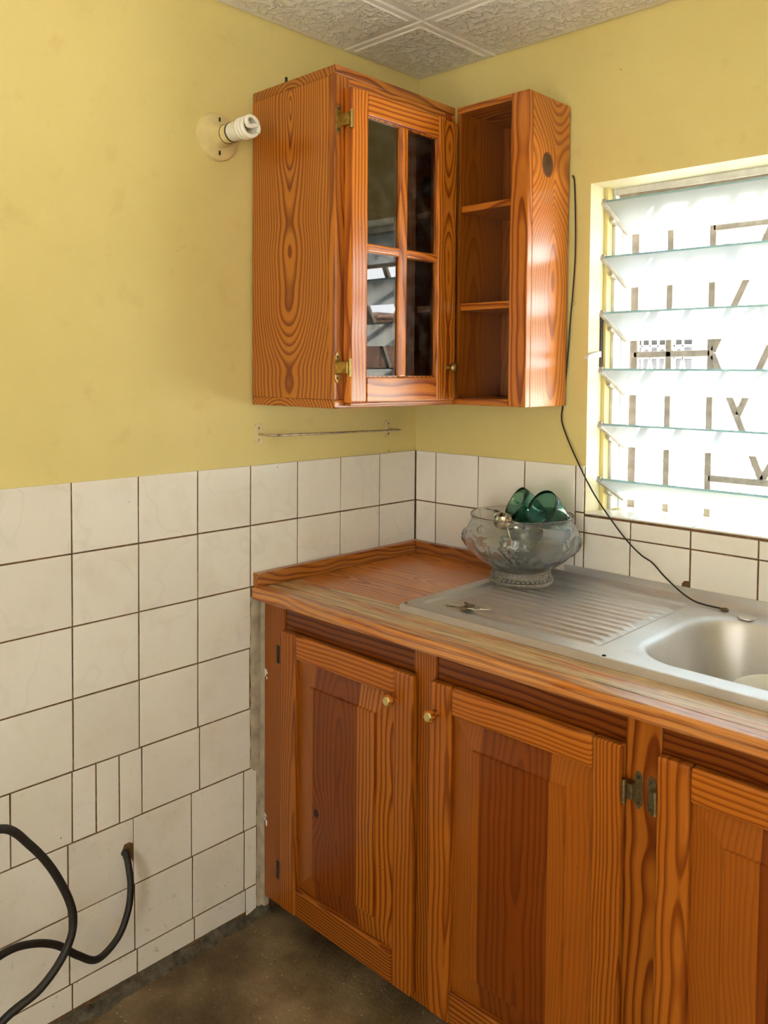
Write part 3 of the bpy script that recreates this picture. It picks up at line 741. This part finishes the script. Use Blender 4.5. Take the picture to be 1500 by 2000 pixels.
base_door(.108, .534, .080, .7605, [.226, .372], P(dict(St, u0=.03, v0=.03), dict(St, freq=95, u0=.07), Rt, Rb,
          [Lt, dict(Dk, ku=-.060, kw=-.065, ks=.014), dict(tone=.72, red=.1, u0=.05, v0=.015, isl=.06, freq=85)]), .4835, 'panelled door nearest the tiled wall')
base_door(.580, 1.000, .080, .7635, [.705, .860], P(dict(St, u0=.02, v0=.015, isl=.06, freq=85, tone=.76), dict(St, freq=130, u0=.12), Rt, Rb,
          [Lt, Dk, dict(Lt, tone=.72)]), .5965, 'panelled door in the middle, under the draining board')
base_door(1.062, 1.485, .080, .7670, [1.225, 1.37], P(dict(St, u0=.015, v0=.012, isl=.07, freq=70, tone=.78), dict(St), Rt, Rb,
          [dict(Lt, tone=.70), Dk, Lt]), 1.463, 'panelled door below the sink bowl')
base_door(1.542, 1.957, .080, .7650, [1.68, 1.82], P(St, St, Rt, Rb, [Lt, Dk, Lt]), 1.565, 'panelled door at the far right end')
hinge_leaf(base, 'y', M['bronze'], 1.0215, FY, .690, .064, 1)
hinge_leaf(base, 'y', M['bronze'], 1.0445, FY, .688, .064, -1)
hinge_leaf(base, 'y', M['bronze'], 1.0215, FY, .150, .064, 1)
hinge_leaf(base, 'y', M['bronze'], 1.0445, FY, .150, .064, -1)
for z in (.690, .150):
    box('hinge', .0700, .0790, FY - .0030, FY - .0002, z - .022, z + .022, M['iron'], base, .001)
for i, (zz, n) in enumerate(((.625, 6), (.26, 6))):
    rs = random.Random(i); bm = bmesh.new()
    for k in range(n):
        a, b = rs.uniform(-.004, .006), rs.uniform(-.014, .014); s = rs.uniform(.0012, .0030)
        bm_box(bm, a - s, a + s, -.0004, .0004, b - s * 1.6, b + s * 1.6)
    link('paint_fleck', to_mesh(bm, 'paint_fleck'), M['nick'], base, (.0265, FY - .0003, zz))
# scribe strip between cabinet and wall
fl = struct(box('trim_1', .0015, .0205, FY + .001, FY + .016, .03, .815, M['filler'], None, .002))

# ================================================================== WORKTOP
top = thing('worktop', 'worn pine plank worktop with a bleached front edge', 'worktop', (1.0, -.3, .8165))
TZ0, TZ1 = .8175, .8465
XL, XR = .0015, 2.04
board('front_edge', XL, XR, -.6125, -.5765, TZ0, TZ1 + .001, top, .005, seg=3, perm='zyx', worn=.30, tone=1.0, u0=.03, v0=.02, isl=.05, freq=90)
board('plank', XL, XR, -.576, -.4705, TZ0, TZ1, top, .0012, worn=1.0, tone=1.0, u0=.05, freq=120)
board('plank', XL, .900, -.470, -.3235, TZ0, TZ1, top, .0012, worn=.18, tone=1.2, red=.1, u0=.02, v0=.05)
board('plank', XL, .900, -.3230, -.1705, TZ0, TZ1, top, .0012, worn=.15, tone=1.3, red=.0, u0=.0, v0=.03, ringamt=.6)
board('plank', XL, .900, -.1700, -.0005, TZ0, TZ1, top, .0012, worn=.12, tone=1.3, red=.0, u0=.03, ringamt=.5)
board('plank', 1.415, XR, -.470, -.2355, TZ0, TZ1, top, .0012, tone=.9)
board('plank', 1.415, XR, -.2350, -.0005, TZ0, TZ1, top, .0012, tone=.9)
board('splash_strip', .0005, .0195, -.606, -.001, TZ1 + .0003, .8825, top, .0025, tone=.82, worn=.15, u0=.03)
board('splash_strip', .0200, .392, -.0195, -.0005, TZ1 + .0003, .8825, top, .0025, tone=.75, red=.3, worn=.1, u0=.03)

# ================================================================== SINK
sink = thing('kitchen_sink', 'stainless steel sink with a ribbed draining board, set on the worktop', 'sink', (.9, -.25, .8468))
SX0_, SX1_, SY0_, SY1_ = .3975, 1.405, -.4985, -.0035
SZ = .8640
def rbox(px, py, cx, cy, hx, hy, r):
    qx, qy = abs(px - cx) - hx + r, abs(py - cy) - hy + r
    return min(max(qx, qy), 0) + math.hypot(max(qx, 0), max(qy, 0)) - r
def sst(a, b, x):
    t = min(1, max(0, (x - a) / (b - a))); return t * t * (3 - 2 * t)
RIBS = [-.425 + .0298 * i for i in range(12)]
def sink_z(x, y):
    z = SZ
    # bowl
    d = rbox(x, y, 1.155, -.257, .232, .187, .095)
    if d < .012:
        t = -d
        z -= .004 * sst(-.012, .004, t) + .146 * sst(.0, .050, t) ** .85
        if t > .045: z -= .006 * sst(.045, .16, t)
    else:
        # sunken draining field with pressed ribs
        e = rbox(x, y, .648, -.250, .222, .212, .022)
        if e < .0:
            z -= .0055 * sst(0, .012, -e)
            if .460 < x < .858:
                fade = sst(.455, .478, x) * (1 - sst(.838, .862, x))
                for c in RIBS:
                    k = abs(y - c)
                    if k < .0058: z += .0040 * fade * (math.cos(k / .0058 * math.pi) * .5 + .5)
        # drain slope lip between field and bowl
    # outer edges roll down
    m = min(x - SX0_, SX1_ - x, y - SY0_)
    if m < .004: z -= .0015 * (1 - m / .004) ** 2
    # back ledge cove up to the upstand
    b = SY1_ - y
    if b < .016: z += .010 * (1 - b / .016) ** 2
    return z
def frange(a, b, n): return [a + (b - a) * i / n for i in range(n + 1)]
bm = bmesh.new()
xs = frange(SX0_, .86, 150)[:-1] + frange(.86, SX1_, 150); ys = frange(SY0_, SY1_, 190)
grid = [[bm.verts.new((x - .9, y + .25, sink_z(x, y) - SZ)) for y in ys] for x in xs]
for i in range(len(xs) - 1):
    for j in range(len(ys) - 1): bm.faces.new((grid[i][j], grid[i + 1][j], grid[i + 1][j + 1], grid[i][j + 1]))
# folded rim down to the worktop
def skirt(vs, dx, dy):
    lo = [bm.verts.new((v.co.x + dx, v.co.y + dy, -.0170)) for v in vs]
    for a, b, c, d in zip(vs, vs[1:], lo[1:], lo): bm.faces.new((a, b, c, d))
skirt([g[0] for g in grid], 0, -.0010); skirt(grid[0][::-1], -.0010, 0); skirt(grid[-1], .0010, 0)
bmesh.ops.recalc_face_normals(bm, faces=bm.faces)
sb = link('sink_body', to_mesh(bm, 'sink_body'), M['steel'], sink, (.9, -.25, SZ)); shade(sb, 50)
box('upstand', SX0_ + .12, SX1_, -.0040, -.0012, SZ + .006, .8915, M['steel'], sink, .0008)
for x, y in ((.4085, -.4890), (.9010, -.4900)):
    lathe('screw', [(0, .0020), (.003, .0018), (.0042, .0008), (.0042, -.001), (0, -.001)], M['iron'], sink, (x, y, SZ - .0003), 12)
cv = lathe('tap_hole_cover', [(0, .0030), (.0165, .0028), (.0190, .0015), (.0195, -.0008), (0, -.0008)], M['steel'], sink, (.998, -.0560, SZ), 32)
lathe('drain', [(0, -.002), (.020, -.002), (.024, .0015), (.030, .0015), (.031, 0), (0, -.003)], M['chrome'], sink, (1.16, -.25, SZ - .153), 24)
# white bowl standing in the sink
def shell(outer, th):
    inner = [(max(r - th, 0), h) for r, h in outer]
    return outer, inner
wb = lathe('dish', [(0, .0), (.045, .0), (.050, .004), (.078, .072), (.086, .107), (.088, .111), (.086, .112), (.083, .107), (.074, .073), (.046, .008), (0, .006)], M['enamel'], None, (1.165, -.318, SZ - .1545), 48)
tag(wb, 'white enamel dish standing in the sink bowl', 'dish')

# ================================================================== WALL TAP (only its edge reaches the picture)
tp = thing('wall_tap', 'old metal wall tap over the sink, cut by the right picture edge', 'tap', (1.165, -.002, .965))
lathe('flange', [(0, .010), (.012, .010), (.014, .006), (.022, .003), (.023, -.001), (0, -.001)], M['bronze'], tp, (1.165, -.002, .965), 24, '-y')
tube('body', [(1.165, -.003, .965), (1.165, -.06, .965)], .010, M['chrome'], tp, 14)
tube('spout', [(1.165, -.055, .965), (1.165, -.10, .968), (1.165, -.135, .958), (1.165, -.145, .935)], .008, M['chrome'], tp, 12, 6)
lathe('handle', [(0, .030), (.012, .030), (.018, .025), (.018, .018), (.006, .014), (.006, 0), (0, 0)], M['chrome'], tp, (1.165, -.050, .973), 16)

# ================================================================== PUNCH BOWL
BC = Vector((.473, -.133, SZ - .0014))
outer = [(0, .000), (.060, .000), (.0775, .0005), (.0800, .005), (.0795, .010), (.0750, .016), (.0715, .024), (.0715, .031), (.0760, .037), (.090, .047), (.108, .060), (.125, .075), (.138, .090), (.1445, .103), (.1450, .113), (.1410, .126), (.1345, .138), (.1285, .149), (.1262, .157), (.1270, .163), (.1285, .1675)]
def resample(pr, n):
    P = spline([(r, 0, h) for r, h in pr[2:]], n); return [pr[0], pr[1]] + [(p.x, p.z) for p in P]
oprof = resample(outer, 4)
inner = [(r - .0048, h) for r, h in oprof if h > .052]
prof = oprof + [(.1278, .1695), (.1255, .1690)] + inner[::-1] + [(.060, .047), (.03, .0435), (0, .043)]
rsb = random.Random(11)
fruits = []
for k in range(4):
    a0 = k * math.pi / 2 + R(-62)
    for gx_, gz_ in ((0, .118), (-.016, .117), (.016, .115), (-.024, .103), (-.008, .104), (.009, .103), (.025, .102), (-.016, .090), (.001, .089), (.018, .090), (-.007, .077), (.010, .077)):
        fruits.append((a0 + gx_ / .142, gz_, .0098, .0055))
    fruits.append((a0 + R(38), .092, .024, .0035)); fruits.append((a0 + R(54), .110, .017, .0035)); fruits.append((a0 + R(20), .075, .013, .003))
def emboss(v):
    r = math.hypot(v.co.x, v.co.y); h = v.co.z
    if r < 1e-4: return
    a = math.atan2(v.co.y, v.co.x); nd = 0.0
    if not getattr(emboss, 'ok', True): return
    if .060 < h < .135:
        for fa, fh, fr, fd in fruits:
            da = (a - fa + math.pi) % (2 * math.pi) - math.pi
            q = math.hypot(da * .142, h - fh) / fr
            if q < 1: nd = max(nd, fd * math.sqrt(1 - q * q))
        # leaf garland under the shoulder
        gz = .125 + .006 * math.sin(a * 8); q = abs(h - gz)
        if q < .004: nd = max(nd, .0022 * (1 - q / .004))
    if .044 < h < .070: nd = max(nd, .0026 * (math.sin(a * 36 + h * 260) * .5 + .5) * sst(.044, .050, h) * (1 - sst(.063, .070, h)))
    if .014 < h < .030: nd = max(nd, .0020 * (math.sin(a * 40) * .5 + .5))
    # only the outer skin carries the relief
    v.co.x += math.cos(a) * nd; v.co.y += math.sin(a) * nd
def emboss_outer(v):
    r = math.hypot(v.co.x, v.co.y); h = v.co.z
    # outer radius at this height
    ro = None
    for (r0, h0), (r1, h1) in zip(oprof[2:], oprof[3:]):
        if min(h0, h1) - 1e-6 <= h <= max(h0, h1) + 1e-6:
            t = 0 if h1 == h0 else (h - h0) / (h1 - h0); ro = r0 + (r1 - r0) * t
    if ro is not None and abs(r - ro) < .0015: emboss(v)
pb = lathe('punch_bowl', prof, M['bowl'], None, BC, 220, 'z', True, emboss_outer); shade(pb, 80)
tag(pb, 'clear pressed-glass punch bowl with fruit relief on the draining board', 'bowl')

# green glass cups piled in it
RV, FV = Vector((.7230, .6909, 0)), Vector((-.6909, .7230, 0))
def cup(base_p, mouth_p, label, hang, Rm=.0460, Rb=.0265):
    ax = (mouth_p - base_p); H = .080; z = ax.normalized()
    t = thing('glass_cup', label, 'cup', base_p, 'green glass cups in the punch bowl')
    pr = [(0, 0), (Rb * .8, 0), (Rb, .0015), (Rb * 1.02, .006), (Rb * 1.22, .022), (Rm * .90, .046), (Rm * .985, .066), (Rm, H), (Rm - .0008, H + .0010), (Rm - .0020, H), (Rm * .985 - .0024, .066), (Rm * .90 - .0025, .046), (Rb * 1.22 - .0025, .022), (Rb * .8, .006), (0, .0045)]
    rot = z.to_track_quat('Z', 'Y').to_matrix().to_4x4()
    b = lathe('cup_body', pr, M['green'], t, base_p, 48); b.rotation_euler = rot.to_euler(); shade(b, 60)
    # ear handle on the side given by 'hang'
    sd = hang - z * hang.dot(z); sd.normalize()
    pts = [base_p + z * h + sd * (r) for h, r in ((.060, Rm * .96), (.061, Rm + .010), (.052, Rm + .016), (.038, Rm + .010), (.030, Rm * .76))]
    tube('handle', pts, .0032, M['green'], t, 10, 5)
    return t
Z = Vector((0, 0, 1))
cup(BC + RV * .012 + FV * .012 + Z * .047, BC + RV * .010 + FV * .012 + Z * .115, 'green glass cup standing lowest inside the punch bowl', -RV)
q = BC + RV * .101 - FV * .004 + Z * .152
cup(q, q + (-RV * .74 - FV * .42 + Z * .50) * .08, 'green glass cup leaning out over the right rim of the punch bowl', -FV - Z * .4)
q = BC + RV * .062 + FV * .076 + Z * .146
cup(q, q + (-RV * .84 - FV * .12 + Z * .50) * .08, 'green glass cup tipped behind the front one in the punch bowl', FV)
# small steel scoop
sc = thing('steel_scoop', 'small steel scoop poking out at the left inside the punch bowl', 'scoop', BC + RV * -.045 - FV * .02 + Z * .150)
cp = lathe('scoop_cup', [(0, 0), (.016, .001), (.021, .006), (.0225, .020), (.0230, .0205), (.0218, .020), (.020, .007), (.015, .0025), (0, .002)], M['chrome'], sc, BC + RV * -.052 - FV * .005 + Z * .143, 32)
cp.rotation_euler = (R(20), R(34), 0)
tube('scoop_handle', [BC + RV * -.042 - FV * .012 + Z * .160, BC + RV * -.038 - FV * .045 + Z * .125, BC + RV * -.030 - FV * .065 + Z * .085], .0022, M['chrome'], sc, 8, 5)

# ================================================================== KEYS
KZ = SZ - .0010
keys = thing('key_bunch', 'small bunch of keys lying on the draining board', 'keys', (.535, -.428, KZ))
def key(cx, cy, ang, mat, L=.030):
    out = [(-.010, -.008), (-.004, -.011), (.004, -.011), (.010, -.006), (.011, -.003), (.011 + L, -.003), (.013 + L, 0), (.011 + L, .003), (.009 + L * .8, .0015), (.009 + L * .7, .0038), (.009 + L * .55, .0018), (.009 + L * .4, .0040), (.011, .0040), (.010, .006), (.004, .011), (-.004, .011), (-.010, .008)]
    c, s = math.cos(ang), math.sin(ang)
    return poly_prism('key', [(cx + a * c - b * s, cy + a * s + b * c) for a, b in out], 'xy', KZ + .0020, KZ + .0042, mat, keys, .0004)
key(.530, -.430, R(205), M['bronze']); key(.549, -.420, R(28), M['chrome'], .024)
k3 = key(.533, -.418, R(150), M['bronze'], .016); k3.location.z += .0024
tube('key_ring', [(.538 + .012 * math.cos(t * .3307), -.425 + .012 * math.sin(t * .3307), KZ + .0052) for t in range(20)], .0011, M['chrome'], keys, 8)

# ================================================================== LAMP
lamp = thing('wall_lamp', 'bare spiral energy-saving bulb in a round cream lampholder', 'lamp', (-.006, -.7100, 1.930))
LC = Vector((-.006, -.7100, 1.930))
lathe('holder_base', [(0, .020), (.020, .020), (.026, .017), (.036, .0135), (.047, .0125), (.0535, .010), (.0560, .005), (.0562, 0), (0, 0)], M['ceramic'], lamp, LC, 56, 'x')
lathe('socket', [(0, .062), (.0205, .062), (.0215, .060), (.0210, .040), (.0235, .028), (.027, .019), (0, .019)], M['ceramic'], lamp, LC, 40, 'x')
lathe('socket_seam', [(.0212, .0405), (.0222, .0410), (.0222, .0418), (.0212, .0422)], M['iron'], lamp, LC, 40, 'x')
bulb = lathe('bulb_base', [(0, .100), (.016, .100), (.0205, .096), (.0215, .088), (.0215, .066), (.0205, .0625), (0, .0625)], M['bulbw'], lamp, LC, 40, 'x')
lathe('bulb_collar', [(.0208, .0615), (.0226, .0625), (.0226, .0655), (.0208, .0665)], M['iron'], bulb, LC, 40, 'x')
hp = []; turns = 3.2; n = 120
for i in range(n + 1):
    t = i / n; a = t * turns * 2 * math.pi + 1.2
    hp.append(LC + Vector((.101 + .036 * t, .0205 * math.cos(a), .0205 * math.sin(a))))
e = hp[-1]; a = turns * 2 * math.pi + 1.2
for k in range(1, 9):
    t = k / 8; rr = .0205 * (1 - 2 * t)
    sw = .011 * math.sin(t * 2 * math.pi)
    hp.append(LC + Vector((.138 + .003 * math.sin(t * math.pi), rr * math.cos(a) - sw * math.sin(a), rr * math.sin(a) + sw * math.cos(a))))
tube('spiral_tube', hp, .0052, M['tube'], bulb, 12)
for dz in (-.036, .036):
    box('screw_slot', .0065, .0085, -.7125, -.7075, 1.930 + dz - .0075, 1.930 + dz + .0075, M['iron'], lamp, .0015)

# ================================================================== TOWEL RAIL
rail = thing('towel_rail', 'thin chrome towel rail on two painted plates below the wall cabinet', 'towel rail', (-.006, -.352, 1.22))
for y, z in ((-.5865, 1.2255), (-.1170, 1.2190)):
    o = poly_prism('mounting_plate', [(y + a, z + b) for a, b in [(.0135 * math.copysign(abs(math.cos(t)) ** .5, math.cos(t)), .0265 * math.copysign(abs(math.sin(t)) ** .5, math.sin(t))) for t in [k * math.pi / 14 for k in range(28)]]], 'yz', -.0062, -.0022, M['ceramic'], rail, .0012)
    for k in (-1, 1):
        lathe('screw', [(0, .0022), (.002, .002), (.0034, .0008), (.0034, 0), (0, 0)], M['chrome'], o, (-.0024, y, z + k * .0150), 12, 'x')
tube('rail_bar', [(-.003, -.5865, 1.2255), (.020, -.5840, 1.2250), (.040, -.5700, 1.2245), (.047, -.545, 1.2240), (.047, -.45, 1.2230), (.047, -.30, 1.2205), (.047, -.150, 1.2180), (.045, -.122, 1.2175), (.034, -.1120, 1.2178), (.015, -.1150, 1.2185), (-.003, -.1170, 1.2190)], .0028, M['chrome'], rail, 10, 6)

# ================================================================== WIRE by the cabinet
wire = thing('loose_wire', 'thin black wire hanging beside the shelf unit down to the sink', 'wire', (.53, -.005, 1.25))
wp = [(.5185, .000, 1.878), (.5240, -.004, 1.880), (.5295, -.006, 1.866), (.5335, -.006, 1.80), (.5355, -.006, 1.72), (.5350, -.006, 1.66), (.5300, -.006, 1.58), (.5235, -.005, 1.51), (.5180, -.003, 1.44), (.5080, -.001, 1.34), (.5035, -.001, 1.297), (.5035, -.006, 1.272), (.512, -.010, 1.245), (.545, -.012, 1.18), (.600, -.013, 1.090), (.660, -.017, 1.020), (.700, -.019, .980), (.735, -.020, .953), (.765, -.020, .938), (.795, -.022, .913), (.835, -.026, .886), (.868, -.030, .8715), (.895, -.034, .8680), (.925, -.038, .8680), (.938, -.040, .8685)]
tube('wire_run', wp, .0019, M['iron'], wire, 8, 8)
tube('end_ring', [(.944 + .0062 * math.cos(k * math.pi / 8), -.0405 + .0062 * math.sin(k * math.pi / 8), .8680) for k in range(16)], .0026, M['bronze'], wire, 8, closed=True)
for x, z in ((.5215, 1.880), (.5260, 1.560)):
    lathe('wire_clip', [(0, .009), (.004, .008), (.0048, .004), (.004, -.001), (0, -.001)], M['ceramic'], wire, (x, .005, z), 12, '-y')

# ================================================================== FLOOR CABLE
cable = thing('power_cable', 'thick black power cable looping out of a hole in the tiled wall', 'cable', (.05, -1.05, .2))
cpts = [(-.0015, -.9590, .318), (.012, -.9600, .318), (.030, -.9640, .300), (.045, -.968, .265), (.055, -.980, .222), (.062, -1.008, .180), (.070, -1.058, .163), (.080, -1.105, .200), (.090, -1.155, .252), (.100, -1.210, .286), (.110, -1.265, .300), (.14, -1.36, .30), (.20, -1.46, .38), (.25, -1.48, .52), (.26, -1.41, .605), (.25, -1.322, .614), (.25, -1.271, .564), (.25, -1.227, .493), (.25, -1.197, .410), (.25, -1.208, .352), (.25, -1.256, .304), (.25, -1.326, .279), (.25, -1.42, .20), (.26, -1.52, .09), (.28, -1.62, .020), (.32, -1.78, .008), (.42, -1.95, .008)]
tube('cable_run', cpts, .0072, M['rubber'], cable, 12, 8)

# ================================================================== OUTSIDE
struct(box('ground', -14, 16, -16, 26, -.32, -.30, M['ground']))
grl = thing('window_grille', 'weathered cream burglar-bar grille outside the louvre window', 'grille', (1.1, .2, 1.02))
GY0, GY1 = .190, .204
def gbar(x0, z0, x1, z1, w=.0165, name='bar'):
    d = Vector((x1 - x0, 0, z1 - z0)); n = Vector((-d.z, 0, d.x)).normalized() * w / 2
    return poly_prism(name, [(x0 + n.x, z0 + n.z), (x0 - n.x, z0 - n.z), (x1 - n.x, z1 - n.z), (x1 + n.x, z1 + n.z)], 'xz', GY0, GY1, M['bar'], grl, .002)
gL, gR, gB, gT = .598, 1.602, 1.026, 1.846
gbar(gL, gB, gL, gT, .022, 'frame_bar'); gbar(gR, gB, gR, gT, .022, 'frame_bar')
gbar(gL, gT, gR, gT, .018, 'frame_bar')
gbar(.6945, gB, .6945, gT); gbar(.8035, gB, .8035, gT)
def mir(x): return 2 * 1.100 - x
for f in (lambda x: x, mir):
    gbar(f(gL), 1.433, f(.8035), 1.436)                              # middle cross bar
    gbar(f(.8035), 1.7445, f(.950), 1.746); gbar(f(.8035), 1.124, f(1.100), 1.124)
    gbar(f(.946), 1.742, f(.809), 1.440); gbar(f(.809), 1.432, f(.934), 1.130)
    gbar(f(.8735), 1.283, f(.945), 1.452); gbar(f(.945), 1.452, f(1.100), 1.746); gbar(f(.934), 1.130, f(1.100), 1.452)
    gbar(f(.950), 1.746, f(1.100), 1.746)
gbar(mir(.6945), gB, mir(.6945), gT); gbar(mir(.8035), gB, mir(.8035), gT)
yard = box('yard_wall', -7, 9, 2.50, 2.66, -.31, 1.345, M['outwall'], None, .01)
tag(yard, 'cracked and speckled white yard wall outside the window', 'wall')
HX = thing('neighbour_house', 'pale yellow house with a barred window across the yard', 'house', (-3, 6.2, -.3))
HY = 6.0
bm = bmesh.new(); hx0, hx1, hz0, hz1 = -2.45, -1.775, .95, 1.765
bm_box(bm, -9, hx0, HY, HY + .2, -.31, 1.775); bm_box(bm, hx1, 1.8, HY, HY + .2, -.31, 1.775); bm_box(bm, hx0, hx1, HY, HY + .2, -.31, hz0); bm_box(bm, hx0, hx1, HY, HY + .2, hz1, 1.775)
link('lower_wall', to_mesh(bm, 'lower_wall'), M['houseW'], HX)
box('upper_wall', -9, 1.8, HY - .01, HY + .2, 1.775, 2.42, M['houseY'], HX)
box('side_wall', 1.6, 1.8, HY + .2, HY + 5, -.31, 2.42, M['houseY'], HX)
box('downpipe', -1.475, -1.395, HY - .08, HY - .012, -.3, 2.4, M['houseW'], HX, .02)
box('roof', -9.3, 2.1, HY - .45, HY + 5.2, 2.42, 2.52, M['houseW'], HX, .02)
hw = box('window', hx0, hx1, HY + .08, HY + .10, hz0, hz1, M['dark'], HX)
box('blind', hx0 + .02, hx1 - .02, HY + .05, HY + .07, hz0, 1.525, M['curtain'], hw)
box('blind', hx0 + .02, hx1 - .02, HY + .05, HY + .07, 1.545, 1.655, M['curtain'], hw)
def hbar(x0, z0, x1, z1, w=.016):
    d = Vector((x1 - x0, 0, z1 - z0)); n = Vector((-d.z, 0, d.x)).normalized() * w / 2
    poly_prism('window_bar', [(x0 + n.x, z0 + n.z), (x0 - n.x, z0 - n.z), (x1 - n.x, z1 - n.z), (x1 + n.x, z1 + n.z)], 'xz', HY - .02, HY - .005, M['houseW'], hw)
for k in range(4):
    c = hx0 + .085 + k * .168
    hbar(c - .084, hz0, c - .084, hz1); hbar(c - .08, hz0 + .2, c, 1.53); hbar(c + .08, hz0 + .2, c, 1.53); hbar(c, 1.53, c, hz1)
    tube('window_scroll', [(c - .042 + .034 * math.cos(t * math.pi / 8), HY - .012, 1.60 + .034 * math.sin(t * math.pi / 8)) for t in range(16)], .007, M['houseW'], hw, 6, closed=True)
for z in (1.54, 1.655): hbar(hx0, z, hx1, z, .02)
shed = thing('brown_shed', 'brown boarded shed with a zinc roof beyond the yard', 'shed', (8, 6, -.3))
for i in range(30):
    box('wall_board', 5.0 + i * .2, 5.19 + i * .2, 5.2 + .012 * (i % 2), 5.26 + .012 * (i % 2), -.3, 1.98, M['shed'], shed)
for i in range(26):
    box('roof_sheet', 4.8 + i * .25, 5.045 + i * .25, 4.9, 8.2, 1.99 + .03 * (i % 2), 2.02 + .03 * (i % 2), M['zinc'], shed)
tube('service_wire', [(-7, 6.9, 2.52), (-3.2, 6.6, 2.56), (-1.6, 6.4, 2.66), (.2, 6.2, 2.95), (1.8, 6.1, 3.3)], .008, M['iron'], HX, 6, 8)
